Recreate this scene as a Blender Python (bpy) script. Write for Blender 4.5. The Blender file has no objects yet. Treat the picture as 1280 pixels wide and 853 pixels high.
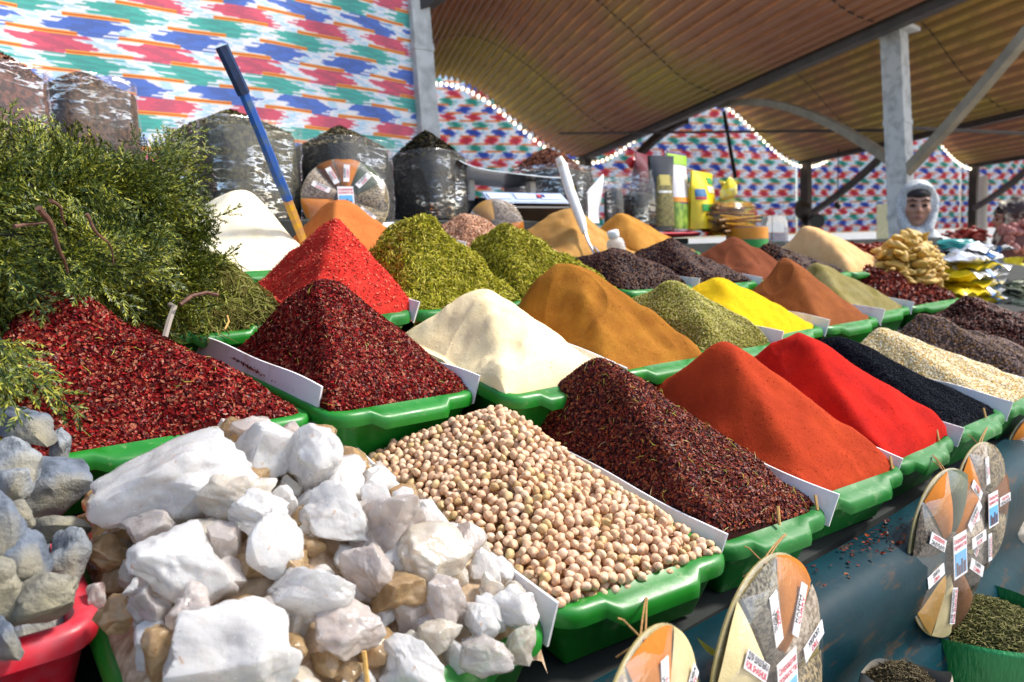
import bpy, bmesh, math, random
import numpy as np
from math import sin, cos, pi, radians, sqrt, atan2
from mathutils import Vector, Matrix

random.seed(7)
rng = np.random.default_rng(11)
scene = bpy.context.scene
COL = scene.collection

# ------------------------------------------------------------------ camera
# the stall is laid out in units of 0.6 m with the lens at (0,0,0); S and CZ turn that into metres
S, CZ = 0.6, 1.15
FPX, PW, PH = 900.0, 1280.0, 853.0
psi, pitch, roll = radians(50.4), radians(6.0), radians(-2.6)
fwd = np.array([cos(psi)*cos(pitch), sin(psi)*cos(pitch), -sin(pitch)])
r0 = np.array([sin(psi), -cos(psi), 0.0])
u0 = np.cross(r0, fwd)
RV = r0*cos(roll) + u0*sin(roll)
UV = -r0*sin(roll) + u0*cos(roll)
cd = bpy.data.cameras.new('camera')
cam = bpy.data.objects.new('camera', cd)
COL.objects.link(cam)
cam.matrix_world = Matrix(((RV[0], UV[0], -fwd[0], 0), (RV[1], UV[1], -fwd[1], 0), (RV[2], UV[2], -fwd[2], CZ), (0, 0, 0, 1)))
cd.sensor_width = 36.0
cd.lens = 36.0*FPX/PW
cd.clip_start, cd.clip_end = 0.02, 500
cd.dof.use_dof = True
cd.dof.focus_distance = 0.80
cd.dof.aperture_fstop = 7.5
scene.camera = cam

# ------------------------------------------------------------------ world, sun, exposure
SUN_DIR = np.array([0.56, -0.36, 0.76]); SUN_DIR /= np.linalg.norm(SUN_DIR)   # towards the sun
world = bpy.data.worlds.new('World'); scene.world = world
world.use_nodes = True
wn = world.node_tree; wn.nodes.clear()
sky = wn.nodes.new('ShaderNodeTexSky'); sky.sky_type = 'NISHITA'; sky.sun_disc = False
sky.sun_elevation = math.asin(SUN_DIR[2]); sky.sun_rotation = atan2(SUN_DIR[0], SUN_DIR[1])
sky.air_density, sky.dust_density, sky.ozone_density = 1.0, 2.5, 1.0
bg = wn.nodes.new('ShaderNodeBackground'); bg.inputs[1].default_value = 0.15
wo = wn.nodes.new('ShaderNodeOutputWorld')
wn.links.new(sky.outputs[0], bg.inputs[0]); wn.links.new(bg.outputs[0], wo.inputs[0])
sd = bpy.data.lights.new('sun', 'SUN'); sd.energy = 2.9; sd.angle = radians(8.0); sd.color = (1.0, 0.95, 0.87)
so = bpy.data.objects.new('sun', sd); COL.objects.link(so)
so.rotation_euler = Vector(-SUN_DIR).to_track_quat('-Z', 'Y').to_euler()
vs = scene.view_settings
vs.view_transform = 'Standard'; vs.look = 'None'; vs.exposure = 0.86; vs.gamma = 1; vs.use_curve_mapping = False
scene.cycles.use_denoising = True
scene.cycles.max_bounces = 8; scene.cycles.diffuse_bounces = 4; scene.cycles.glossy_bounces = 3
scene.cycles.transmission_bounces = 7; scene.cycles.transparent_max_bounces = 12
scene.cycles.caustics_reflective = False; scene.cycles.caustics_refractive = True

# ------------------------------------------------------------------ places
def ray(x, y): return fwd + RV*((x-PW/2)/FPX) + UV*((PH/2-y)/FPX)
def at_X(x, y, X): r = ray(x, y); return r*(X/r[0])
def at_Y(x, y, Y): r = ray(x, y); return r*(Y/r[1])
def at_Z(x, y, Z): r = ray(x, y); return r*(Z/r[2])
def at_D(x, y, d): return ray(x, y)*d
def W(p): p = np.asarray(p, float)*S; p[..., 2] += CZ; return p      # layout units -> metres
def Wi(p): p = np.array(p, float); p[..., 2] -= CZ; return p/S       # metres -> layout units
FH = np.array([cos(psi), sin(psi), 0]); RH = np.array([sin(psi), -cos(psi), 0])
def LD(lat, dep, z): return (RH*lat + FH*dep + np.array([0, 0, z]))/S   # metres right of / ahead of the lens / above it
FLOOR = -CZ/S

# ------------------------------------------------------------------ materials
class N:
    def __init__(s, name):
        s.m = bpy.data.materials.new(name); s.m.use_nodes = True
        s.t = s.m.node_tree; s.t.nodes.clear()
        s.out = s.t.nodes.new('ShaderNodeOutputMaterial')
    def node(s, typ, **kw):
        n = s.t.nodes.new(typ)
        for k, v in kw.items(): setattr(n, k, v)
        return n
    def link(s, a, b): s.t.links.new(a, b)
    def set(s, inp, v):
        if isinstance(v, bpy.types.NodeSocket): s.link(v, inp)
        elif isinstance(v, (tuple, list)): inp.default_value = (*v, 1) if len(v) == 3 and len(inp.default_value) == 4 else v
        else: inp.default_value = v
    def math(s, op, a, b=None, c=None):
        n = s.node('ShaderNodeMath', operation=op)
        for i, v in enumerate((a, b, c)):
            if v is not None: s.set(n.inputs[i], v)
        return n.outputs[0]
    def coord(s, scale=None, which='Object'):
        o = s.node('ShaderNodeTexCoord').outputs[which]
        if scale is None: return o
        mp = s.node('ShaderNodeMapping'); s.link(o, mp.inputs[0])
        mp.inputs['Scale'].default_value = scale if isinstance(scale, tuple) else (scale,)*3
        return mp.outputs[0]
    def noise(s, scale, detail=3, rough=0.55, vec=None):
        n = s.node('ShaderNodeTexNoise'); n.inputs['Scale'].default_value = scale
        n.inputs['Detail'].default_value = detail; n.inputs['Roughness'].default_value = rough
        s.link(vec if vec is not None else s.coord(), n.inputs['Vector'])
        return n.outputs[0]
    def ramp(s, fac, stops, interp='LINEAR'):
        n = s.node('ShaderNodeValToRGB'); cr = n.color_ramp; cr.interpolation = interp
        while len(cr.elements) < len(stops): cr.elements.new(0.5)
        for e, (p, c) in zip(cr.elements, stops): e.position = p; e.color = (*c, 1)
        s.set(n.inputs[0], fac); return n.outputs[0]
    def mix(s, fac, a, b, typ='MIX'):
        n = s.node('ShaderNodeMix', data_type='RGBA', blend_type=typ)
        s.set(n.inputs[0], fac); s.set(n.inputs[6], a); s.set(n.inputs[7], b); return n.outputs[2]
    def bump(s, h, strength=0.5, dist=0.001):
        n = s.node('ShaderNodeBump'); n.inputs['Strength'].default_value = strength; n.inputs['Distance'].default_value = dist
        s.link(h, n.inputs['Height']); return n.outputs[0]
    def pbr(s, color, rough=0.6, normal=None, **kw):
        b = s.node('ShaderNodeBsdfPrincipled'); s.set(b.inputs['Base Color'], color); s.set(b.inputs['Roughness'], rough)
        if normal is not None: s.link(normal, b.inputs['Normal'])
        for k, v in kw.items(): s.set(b.inputs[k.replace('_', ' ')], v)
        s.link(b.outputs[0], s.out.inputs[0]); return b
    def island(s): return s.node('ShaderNodeNewGeometry').outputs['Random Per Island']

def simple(name, c, rough=0.5, var=0.15, vs_=30, bump=0.0, bs=200, metal=0.0, spec=0.5, dist=0.001, c2=None, lo=.35, hi=.65):
    n = N(name)
    d = c2 if c2 else tuple(x*(1-var) for x in c)
    col = n.ramp(n.noise(vs_, 5), [(lo, d), (hi, c)])
    nm = n.bump(n.noise(bs, 4), bump, dist) if bump else None
    n.pbr(col, rough, nm, Metallic=metal, Specular_IOR_Level=spec)
    return n.m
def powder(name, c, c2=None, grain=600, bump=0.7, dist=0.002):
    n = N(name)
    c2 = c2 or tuple(x*0.72 for x in c)
    big = n.noise(22, 5, .6)
    fine = n.noise(grain, 3, .7)
    col = n.mix(n.ramp(big, [(.35, (0, 0, 0)), (.68, (1, 1, 1))]), c2, c)
    col = n.mix(n.ramp(fine, [(.38, (0, 0, 0)), (.6, (1, 1, 1))]), n.mix(.55, col, c2), col)
    med = n.noise(grain*.22, 5, .65)
    h = n.math('ADD', n.math('MULTIPLY', fine, .5), med)
    n.pbr(col, 0.95, n.bump(h, bump, dist), Specular_IOR_Level=0.12)
    return n.m
def bits(name, cols, rough=0.5, spec=0.5, trans=0.0, bump=0.0):
    """cut leaves, flakes and seeds: a colour of its own for every bit"""
    n = N(name); k = len(cols)
    col = n.ramp(n.island(), [(i/k, c) for i, c in enumerate(cols)], 'CONSTANT')
    col = n.mix(n.noise(400, 3), n.mix(.45, col, (0, 0, 0)), col) if bump else col
    b = n.pbr(col, rough, None, Specular_IOR_Level=spec*.25)
    return n.m

MT = {}
MT['green_plastic'] = (lambda n: (n.pbr(n.mix(n.ramp(n.noise(55, 6, .7), [(.60, (0, 0, 0)), (.78, (1, 1, 1))]), n.ramp(n.noise(9, 3), [(.3, (.008, .13, .012)), (.7, (.012, .21, .016))]), (.20, .30, .13)),
                      n.ramp(n.noise(70, 4), [(.3, (.28,)*3), (.7, (.5,)*3)]), n.bump(n.noise(90, 5), .25, .0006)), n.m)[1])(N('green_plastic'))
MT['pale_green_plastic'] = (lambda n: (n.pbr(n.mix(n.ramp(n.noise(60, 6, .7), [(.54, (0, 0, 0)), (.76, (1, 1, 1))]), (.012, .15, .022), (.15, .28, .12)),
                      .48, n.bump(n.noise(90, 5), .3, .0006), Specular_IOR_Level=.3), n.m)[1])(N('pale_green_plastic'))
MT['red_plastic'] = simple('red_plastic', (.62, .012, .03), .38, c2=(.50, .07, .09), vs_=40, bump=.3, bs=90, hi=.6)
MT['card'] = simple('white_card', (.74, .72, .73), .75, c2=(.58, .50, .45), vs_=26, bump=.25, bs=60, lo=.28, hi=.46)
MT['stall_cloth'] = simple('dark_boards', (.016, .022, .020), .85, var=.5, vs_=12, bump=.4, bs=50)
MT['white_sheet'] = simple('white_sheet', (.85, .85, .87), .6, var=.06, vs_=20)
MT['teal'] = (lambda n: (n.pbr(n.mix(n.ramp(n.noise(14, 7, .7, n.coord((1, 3, 3))), [(.56, (0, 0, 0)), (.66, (1, 1, 1))]), n.ramp(n.noise(6, 4), [(.3, (.0015, .016, .024)), (.7, (.003, .036, .050))]), (.055, .035, .022)),
                      .45, n.bump(n.noise(25, 5), .35, .003), Specular_IOR_Level=.12), n.m)[1])(N('teal_painted_sheet'))
MT['steel_white'] = simple('chalky_painted_steel', (.52, .55, .55), .55, c2=(.30, .32, .32), vs_=14, bump=.2, bs=80, lo=.3, hi=.55)
MT['steel_dark'] = simple('dark_painted_steel', (.055, .045, .04), .5, var=.4, vs_=10, bump=.2, bs=60)
MT['steel_tan'] = simple('tan_painted_steel', (.30, .27, .2), .55, var=.35, vs_=10, bump=.2, bs=60)
MT['wood_dark'] = simple('brown_twig_bark', (.17, .075, .045), .8, c2=(.07, .03, .02), vs_=120, bump=.6, bs=300)
MT['toothpick'] = simple('toothpick_wood', (.62, .36, .10), .6, var=.3, vs_=200)
MT['twine'] = simple('twine', (.42, .22, .07), .8, var=.4, vs_=300)
MT['black'] = simple('black_plastic', (.012, .012, .014), .35, var=.3)
MT['silver'] = simple('brushed_steel', (.62, .64, .68), .25, metal=1.0, var=.15, vs_=60)
MT['white_plastic'] = simple('white_plastic', (.82, .83, .82), .35, var=.08)
MT['glow_bulb'] = (lambda n: (lambda e: (n.set(e.inputs[0], (1, .86, .62)), n.set(e.inputs[1], 2.2), n.link(e.outputs[0], n.out.inputs[0]), n.m)[3])(n.node('ShaderNodeEmission')))(N('lit_bulb'))
def film_mat(name, tint=(1, 1, 1), amount=.35, scale=55, bump=1.0, haze=.08):
    """thin crinkled clear wrap: looks through, with broken glints"""
    n = N(name)
    h = n.noise(scale, 4, .55, n.coord((1, 1, 1.7)))
    nm = n.bump(h, bump, .004)
    tr = n.node('ShaderNodeBsdfTransparent'); n.set(tr.inputs[0], tint)
    gl = n.node('ShaderNodeBsdfGlossy'); n.set(gl.inputs[0], (1, 1, 1)); gl.inputs['Roughness'].default_value = .10; n.link(nm, gl.inputs['Normal'])
    df = n.node('ShaderNodeBsdfDiffuse'); n.set(df.inputs[0], (.9, .9, .92))
    lw = n.node('ShaderNodeLayerWeight'); lw.inputs[0].default_value = .35
    rid = n.math('ABSOLUTE', n.math('SUBTRACT', n.noise(scale*1.1, 3, .6, n.coord((1, 1, 4.0))), .5))
    msk = n.ramp(n.noise(scale*.45, 3), [(.42, (0, 0, 0)), (.6, (1, 1, 1))])
    crease = n.math('MULTIPLY', n.ramp(rid, [(.0, (1, 1, 1)), (.040, (0, 0, 0))]), msk)
    fac = n.math('MINIMUM', n.math('ADD', n.math('ADD', .025, n.math('MULTIPLY', lw.outputs[0], .09)), n.math('MULTIPLY', crease, amount)), .85)
    m1 = n.node('ShaderNodeMixShader'); n.link(fac, m1.inputs[0]); n.link(tr.outputs[0], m1.inputs[1]); n.link(gl.outputs[0], m1.inputs[2])
    m2 = n.node('ShaderNodeMixShader'); m2.inputs[0].default_value = haze; n.link(m1.outputs[0], m2.inputs[1]); n.link(df.outputs[0], m2.inputs[2])
    n.link(m2.outputs[0], n.out.inputs[0]); return n.m
MT['film'] = film_mat('clear_wrap', amount=.10, scale=40, bump=.5, haze=.012)
MT['bag_film'] = film_mat('crinkled_bag_film', amount=1.1, scale=15, bump=1.0, haze=.03)

# ------------------------------------------------------------------ mesh building
class MB:
    def __init__(s): s.V = []; s.F = []; s.M = []; s.n = 0
    def add(s, v, f, m=0):
        v = np.asarray(v, float).reshape(-1, 3)
        s.V.append(v); k = s.n
        s.F += [tuple(int(i)+k for i in q) for q in f]; s.M += [m]*len(f); s.n += len(v); return s
    def box(s, c, size, rot=None, m=0, bev=0.0):
        hx, hy, hz = (np.array(size)/2)
        if bev <= 0:
            v = np.array([(x, y, z) for z in (-hz, hz) for x, y in ((-hx, -hy), (hx, -hy), (hx, hy), (-hx, hy))])
            f = [(3, 2, 1, 0), (4, 5, 6, 7), (0, 1, 5, 4), (1, 2, 6, 5), (2, 3, 7, 6), (3, 0, 4, 7)]
        else:
            b = min(bev, hx*.9, hy*.9, hz*.9); rings = []
            for z, i in ((-hz, b), (-hz+b, 0), (hz-b, 0), (hz, b)):
                x, y = hx-i, hy-i; c_ = b*.6
                rings.append([(-x+c_, -y, z), (x-c_, -y, z), (x, -y+c_, z), (x, y-c_, z), (x-c_, y, z), (-x+c_, y, z), (-x, y-c_, z), (-x, -y+c_, z)])
            v = np.array(rings).reshape(-1, 3); f = [tuple(range(7, -1, -1)), tuple(range(24, 32))]
            for r in range(3):
                for i in range(8): j = (i+1) % 8; f.append((r*8+i, r*8+j, r*8+8+j, r*8+8+i))
        if rot is not None: v = v @ np.array(rot.to_matrix() if hasattr(rot, 'to_matrix') else rot).T
        return s.add(v+np.array(c), f, m)
    def tube(s, pts, r, n=8, m=0, cap=True, flat=None):
        pts = np.asarray(pts, float); k = len(pts); r = np.broadcast_to(np.asarray(r, float), (k,))
        t = np.gradient(pts, axis=0); t /= (np.linalg.norm(t, axis=1, keepdims=True)+1e-12)
        ref = np.array([0, 0, 1.0]) if abs(t[0][2]) < .9 else np.array([1.0, 0, 0])
        V = []
        a = np.cross(t[0], ref); a /= np.linalg.norm(a)
        for i in range(k):
            a = a - t[i]*np.dot(a, t[i]); a /= (np.linalg.norm(a)+1e-12); b = np.cross(t[i], a)
            for j in range(n):
                q = 2*pi*j/n + (pi/4 if n == 4 else 0)
                V.append(pts[i]+r[i]*(a*cos(q)+b*sin(q)*(flat or 1)))
        f = [(i*n+j, i*n+(j+1) % n, (i+1)*n+(j+1) % n, (i+1)*n+j) for i in range(k-1) for j in range(n)]
        if cap: f += [tuple(range(n-1, -1, -1)), tuple((k-1)*n+j for j in range(n))]
        return s.add(V, f, m)
    def lathe(s, prof, c=(0, 0, 0), n=24, m=0, rot=None, sq=None, wob=0.0, cap=True):
        """prof: (radius, height) rings; sq: superellipse power for squarish bags"""
        V = []; ph = rng.random(4)*6
        for i, (r, z) in enumerate(prof):
            for j in range(n):
                q = 2*pi*j/n; rr = r
                if sq: rr = r/((abs(cos(q))**sq+abs(sin(q))**sq)**(1/sq))
                if wob: rr *= 1+wob*(sin(3*q+ph[0]+z*9)+.6*sin(7*q+ph[1]-z*14)+.4*sin(11*q+ph[2]))
                V.append((rr*cos(q), rr*sin(q), z))
        V = np.array(V); k = len(prof)
        if rot is not None: V = V @ np.array(rot).T
        f = [(i*n+j, i*n+(j+1) % n, (i+1)*n+(j+1) % n, (i+1)*n+j) for i in range(k-1) for j in range(n)]
        if cap: f += [tuple(range(n-1, -1, -1)), tuple((k-1)*n+j for j in range(n))]
        return s.add(V+np.array(c), f, m)
    def grid(s, P, m=0, flip=False):
        a, b = P.shape[:2]
        f = [(i*b+j, i*b+j+1, (i+1)*b+j+1, (i+1)*b+j) for i in range(a-1) for j in range(b-1)]
        if flip: f = [q[::-1] for q in f]
        return s.add(P.reshape(-1, 3), f, m)
    def slab(s, P, t, m=0):
        """a sheet of its own thickness from a grid of points; t: offset vector"""
        a, b = P.shape[:2]; t = np.asarray(t, float)
        k = s.n; s.grid(P, m); k2 = s.n; s.grid(P-t, m, True)
        ring = [(0, j) for j in range(b)]+[(i, b-1) for i in range(1, a)]+[(a-1, j) for j in range(b-2, -1, -1)]+[(i, 0) for i in range(a-2, 0, -1)]
        idx = [i*b+j for i, j in ring]
        for q in range(len(idx)):
            x, y = idx[q], idx[(q+1) % len(idx)]
            s.F.append((k+x, k2+x, k2+y, k+y)); s.M.append(m)
        return s
    def build(s, name, mats, parent=None, origin=None, smooth=True, metres=False):
        V = np.concatenate(s.V) if s.V else np.zeros((0, 3))
        return make(name, V, s.F, mats, parent, origin, smooth, s.M)
def make(name, V, F, mats, parent=None, origin=None, smooth=True, M=None):
    V = W(V)
    if parent is not None: o = np.array(ORG[parent.name])
    elif origin is not None: o = W(np.array(origin, float))
    else: lo, hi = V.min(0), V.max(0); o = np.array([(lo[0]+hi[0])/2, (lo[1]+hi[1])/2, lo[2]])
    me = bpy.data.meshes.new(name)
    if isinstance(F, np.ndarray):
        nf, k = F.shape; me.vertices.add(len(V)); me.vertices.foreach_set('co', (V-o).astype(np.float32).ravel())
        me.loops.add(nf*k); me.loops.foreach_set('vertex_index', F.astype(np.int32).ravel())
        me.polygons.add(nf); me.polygons.foreach_set('loop_start', np.arange(nf, dtype=np.int32)*k)
        me.update(calc_edges=True); me.validate()
    else:
        me.from_pydata((V-o).tolist(), [], F); me.update()
    for m in (mats if isinstance(mats, (list, tuple)) else [mats]): me.materials.append(m)
    if M is not None and len(M) == len(me.polygons): me.polygons.foreach_set('material_index', np.array(M, dtype=np.int32))
    me.polygons.foreach_set('use_smooth', np.full(len(me.polygons), smooth))
    if smooth:
        try: me.set_sharp_from_angle(angle=radians(50))
        except Exception: pass
    ob = bpy.data.objects.new(name, me); COL.objects.link(ob)
    if parent is not None: ob.parent = parent
    else: ob.location = o
    ORG[ob.name] = o
    return ob
ORG = {}
def thing(name, label, cat, origin, group=None, kind=None):
    o = bpy.data.objects.new(name, None); o.empty_display_size = .05; COL.objects.link(o)
    o.location = W(np.array(origin, float)); ORG[o.name] = np.array(o.location)
    return tag(o, label, cat, group, kind)
def tag(o, label=None, cat=None, group=None, kind=None):
    if label: o['label'] = label
    if cat: o['category'] = cat
    if group: o['group'] = group
    if kind: o['kind'] = kind
    return o
def dup(root, loc_u, rot=None, scale=None, label=None, group=None):
    def cp(o, par):
        c = o.copy(); COL.objects.link(c)
        if par is not None: c.parent = par
        for ch in o.children: cp(ch, c)
        return c
    r = cp(root, None) if len(root.children) else root.copy()
    if not r.users_collection: COL.objects.link(r)
    r.location = W(np.array(loc_u, float))
    if rot is not None: r.rotation_euler = rot
    if scale is not None: r.scale = scale if hasattr(scale, '__len__') else (scale,)*3
    if label: r['label'] = label
    if group: r['group'] = group
    return r
class SN:
    """smooth noise from random waves"""
    def __init__(s, seed, base=8.0, octaves=4, gain=.5, n=7):
        g = np.random.default_rng(abs(int(seed))); s.w = []
        for o in range(octaves):
            f = base*2**o
            k = g.normal(size=(n, 3)); k = k/np.linalg.norm(k, axis=1, keepdims=True)*f*g.uniform(.7, 1.4, (n, 1))
            s.w.append((k, g.uniform(0, 6.28, n), gain**o/sqrt(n)*1.4))
    def __call__(s, P):
        P = np.asarray(P, float); P3 = P if P.shape[-1] == 3 else np.concatenate([P, np.zeros(P.shape[:-1]+(1,))], -1)
        return sum(a*np.sin(P3 @ k.T + p).sum(-1) for k, p, a in s.w)
def ROT(ax, ang): return np.array(Matrix.Rotation(ang, 3, ax))
def rand_rot(n, g=rng):
    q = g.normal(size=(n, 4)); q /= np.linalg.norm(q, axis=1, keepdims=True); w, x, y, z = q.T
    return np.stack([np.stack([1-2*(y*y+z*z), 2*(x*y-z*w), 2*(x*z+y*w)], -1), np.stack([2*(x*y+z*w), 1-2*(x*x+z*z), 2*(y*z-x*w)], -1), np.stack([2*(x*z-y*w), 2*(y*z+x*w), 1-2*(x*x+y*y)], -1)], 1)
def text_mesh(txt, size, mat_, bold=0.0):
    """vertices and faces of flat lettering, x right, y up, centred (layout units)"""
    c = bpy.data.curves.new('lettering', 'FONT'); c.body = txt; c.size = 1; c.align_x = 'CENTER'; c.align_y = 'CENTER'; c.resolution_u = 2; c.offset = bold
    o = bpy.data.objects.new('lettering', c); COL.objects.link(o)
    me = bpy.data.meshes.new_from_object(o.evaluated_get(bpy.context.evaluated_depsgraph_get()))
    V = np.array([v.co[:] for v in me.vertices]).reshape(-1, 3)*size; F = [tuple(p.vertices) for p in me.polygons]
    bpy.data.objects.remove(o); bpy.data.curves.remove(c); bpy.data.meshes.remove(me)
    return V, F

def make_np(name, V, Fs, mats, Ms, parent=None, origin=None, smooth=(True,)):
    V = W(V)
    if parent is not None: o = np.array(ORG[parent.name])
    elif origin is not None: o = W(np.array(origin, float))
    else: lo, hi = V.min(0), V.max(0); o = np.array([(lo[0]+hi[0])/2, (lo[1]+hi[1])/2, lo[2]])
    me = bpy.data.meshes.new(name)
    me.vertices.add(len(V)); me.vertices.foreach_set('co', (V-o).astype(np.float32).ravel())
    loops = np.concatenate([f.ravel() for f in Fs]).astype(np.int32)
    tot = np.concatenate([np.full(len(f), f.shape[1]) for f in Fs]); st = np.concatenate([[0], np.cumsum(tot)[:-1]]).astype(np.int32)
    me.loops.add(len(loops)); me.loops.foreach_set('vertex_index', loops)
    me.polygons.add(len(tot)); me.polygons.foreach_set('loop_start', st)
    me.update(calc_edges=True)
    for m in mats: me.materials.append(m)
    me.polygons.foreach_set('material_index', np.concatenate([np.full(len(f), m) for f, m in zip(Fs, Ms)]).astype(np.int32))
    sm = list(smooth)*len(Fs) if len(smooth) == 1 else smooth
    me.polygons.foreach_set('use_smooth', np.concatenate([np.full(len(f), s_) for f, s_ in zip(Fs, sm)]))
    ob = bpy.data.objects.new(name, me); COL.objects.link(ob)
    if parent is not None: ob.parent = parent
    else: ob.location = o
    ORG[ob.name] = o
    return ob

# ================================================================== THE SETTING
def ground():
    n = N('worn_concrete')
    col = n.ramp(n.noise(1.5, 7, .65), [(.3, (.30, .27, .23)), (.7, (.46, .42, .36))])
    n.pbr(col, .85, n.bump(n.noise(40, 5), .3, .003))
    g = MB(); X, Y = np.meshgrid(np.linspace(-300, 300, 13), np.linspace(-300, 300, 13), indexing='ij')
    g.grid(np.stack([X, Y, np.full_like(X, FLOOR)], -1), flip=False)
    o = g.build('ground', n.m, origin=(0, 0, FLOOR)); 
    tag(o, kind='structure')
ground()

def ikat(name, k=1.0, ping=False, wide=1.0, flat=1.0):
    n = N(name)
    sp = n.node('ShaderNodeSeparateXYZ'); n.link(n.coord(), sp.inputs[0])
    u = n.math('DIVIDE', sp.outputs[0], .33*k*wide); v = n.math('DIVIDE', sp.outputs[2], .096*k*flat)
    row = n.math('FLOOR', v); f = n.math('FRACT', v)
    def wn(a, b):
        w = n.node('ShaderNodeTexWhiteNoise', noise_dimensions='2D'); cb = n.node('ShaderNodeCombineXYZ')
        n.set(cb.inputs[0], a); n.set(cb.inputs[1], b); n.link(cb.outputs[0], w.inputs[0]); return w.outputs[0]
    thread = n.math('FLOOR', n.math('MULTIPLY', v, 11.0))
    uu = n.math('ADD', u, n.math('MULTIPLY', row if not ping else n.math('PINGPONG', row, 2.0 if wide == 1.0 else 3.0), .5 if not ping else .33))
    uu = n.math('ADD', uu, n.math('MULTIPLY', n.math('SUBTRACT', f, .5), -.45 if not ping else .1))
    jl = n.math('MULTIPLY', n.math('SUBTRACT', wn(thread, 1.0), .5), .30)
    cell = n.math('SUBTRACT', n.math('FRACT', n.math('ADD', uu, jl)), .5)
    ac = n.math('ABSOLUTE', cell)
    hw = n.math('SUBTRACT', .31 if wide == 1.0 else .37, n.math('MULTIPLY', n.math('ABSOLUTE', n.math('SUBTRACT', f, .58)), .34))
    lens = n.math('LESS_THAN', ac, hw)
    mod = n.math('MODULO', n.math('ADD', row, 300.0), 3.0)
    g1 = n.math('GREATER_THAN', mod, .5); g2 = n.math('GREATER_THAN', mod, 1.5)
    col = n.mix(g2, n.mix(g1, (.80, .04, .11), (.03, .14, .62)), (.01, .48, .38))
    col = n.mix(n.math('LESS_THAN', ac, .1), col, n.mix(.25, col, (.0, .0, .05)))
    col = n.mix(.15 if ping else .10, col, (.85, .92, 1.0))
    wave = n.math('LESS_THAN', n.math('ABSOLUTE', n.math('SUBTRACT', cell, .5 if not ping else .45)), .07)
    out = n.mix(lens, n.mix(wave, (.93, .93, .95), (.60, .80, .93)), col)
    band = n.math('LESS_THAN', f, .22)
    ob = n.math('ABSOLUTE', n.math('SUBTRACT', n.math('FRACT', n.math('ADD', u, n.math('MULTIPLY', row, .5))), .42))
    orange = n.math('MULTIPLY', band, n.math('LESS_THAN', ob, .31))
    out = n.mix(orange, out, (.95, .50, .10))
    line = n.math('MULTIPLY', n.math('LESS_THAN', n.math('ABSOLUTE', n.math('SUBTRACT', f, .11)), .035), orange)
    out = n.mix(line, out, (.75, .08, .08))
    nm = n.bump(n.noise(5, 3), .3, .02)
    d = n.node('ShaderNodeBsdfDiffuse'); n.link(out, d.inputs[0]); n.link(nm, d.inputs['Normal'])
    t = n.node('ShaderNodeBsdfTranslucent'); n.link(out, t.inputs[0])
    mx = n.node('ShaderNodeMixShader'); mx.inputs[0].default_value = .80 if wide == 1.0 else .22
    n.link(d.outputs[0], mx.inputs[1]); n.link(t.outputs[0], mx.inputs[2]); n.link(mx.outputs[0], n.out.inputs[0])
    return n.m

# near hanging, parallel to the stall, up to the first post
POLE = at_D(536, 160, 6.4)
YF = POLE[1]-.06
g = MB(); xs = np.linspace(-7.5, POLE[0]-.02, 80); zs = np.linspace(-1.0, 3.6, 24)
X, Z = np.meshgrid(xs, zs, indexing='ij'); P = np.stack([X, YF+.045*np.sin(X*2.1+.3*np.sin(Z*2))+.016*np.sin(X*7+Z*1.3), Z], -1)
g.slab(P, (0, -.004, 0))
o = g.build('ikat_curtain', ikat('ikat_cloth_close', .9, True, 1.25, .82), origin=(xs[0], YF, -1.0))
tag(o, 'large patterned ikat curtain in blue, teal and red hanging behind the clear herb sacks', 'curtain')

# the wavy roof: valleys run away from the viewer, waves follow each other to the right
C0 = np.array([-2.89, 9.6]); uD = np.array([.9205, .3907]); vD = np.array([-.2510, .9680]); BAY = 4.45
RIBS = 34
def roofp(s_, t_, dz=0.0):
    q = C0+uD*s_+vD*t_
    return LD(q[0], q[1], 1.62+.53*(1-cos(2*pi*s_/BAY))+dz)
def roof():
    n = N('corrugated_ceiling_sheet')
    sp = n.coord()
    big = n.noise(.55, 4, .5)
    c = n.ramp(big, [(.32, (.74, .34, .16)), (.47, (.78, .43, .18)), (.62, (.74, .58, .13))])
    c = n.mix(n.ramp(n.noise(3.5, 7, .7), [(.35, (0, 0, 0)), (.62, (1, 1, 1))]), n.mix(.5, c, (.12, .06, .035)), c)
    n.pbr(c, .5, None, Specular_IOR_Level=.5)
    n2 = N('shaded_groove'); c2 = n2.ramp(n2.noise(.55, 4, .5), [(.32, (.30, .13, .07)), (.47, (.34, .17, .085)), (.62, (.32, .23, .05))]); n2.pbr(c2, .6, None)  # darker copy of the sheet colours, groove shade painted into the ribs
    rt = thing('corrugated_roof', 'wavy brown corrugated market roof overhead', 'roof', LD(1, 8, 1.6))
    bays = 4
    for b in range(bays):
        g = MB(); ns = RIBS*8
        ss = np.linspace(b*BAY+(1.5 if b == 0 else 0), (b+1)*BAY, ns); ts = np.linspace(-7.0, 0, 14)
        P = np.zeros((ns, len(ts), 3))
        for i, s_ in enumerate(ss):
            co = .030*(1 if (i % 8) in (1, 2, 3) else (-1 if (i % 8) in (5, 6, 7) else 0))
            for j, t_ in enumerate(ts): P[i, j] = roofp(s_, t_, co)
        g.slab(P, (0, 0, -.02)); nj = len(ts)-1
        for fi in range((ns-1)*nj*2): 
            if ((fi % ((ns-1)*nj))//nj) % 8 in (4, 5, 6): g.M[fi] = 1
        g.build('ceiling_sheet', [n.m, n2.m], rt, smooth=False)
        seam = MB()
        for t_ in (-1.9, -4.1, -6.2):
            pts = np.array([roofp(s_, t_+.02*sin(s_*5), -.025) for s_ in np.linspace(b*BAY+(1.55 if b == 0 else .05), (b+1)*BAY-.05, 40)]); seam.tube(pts, .006/S, 4)
        seam.build('seam_strip', MT['steel_dark'], rt)
    return rt
roof()
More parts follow.
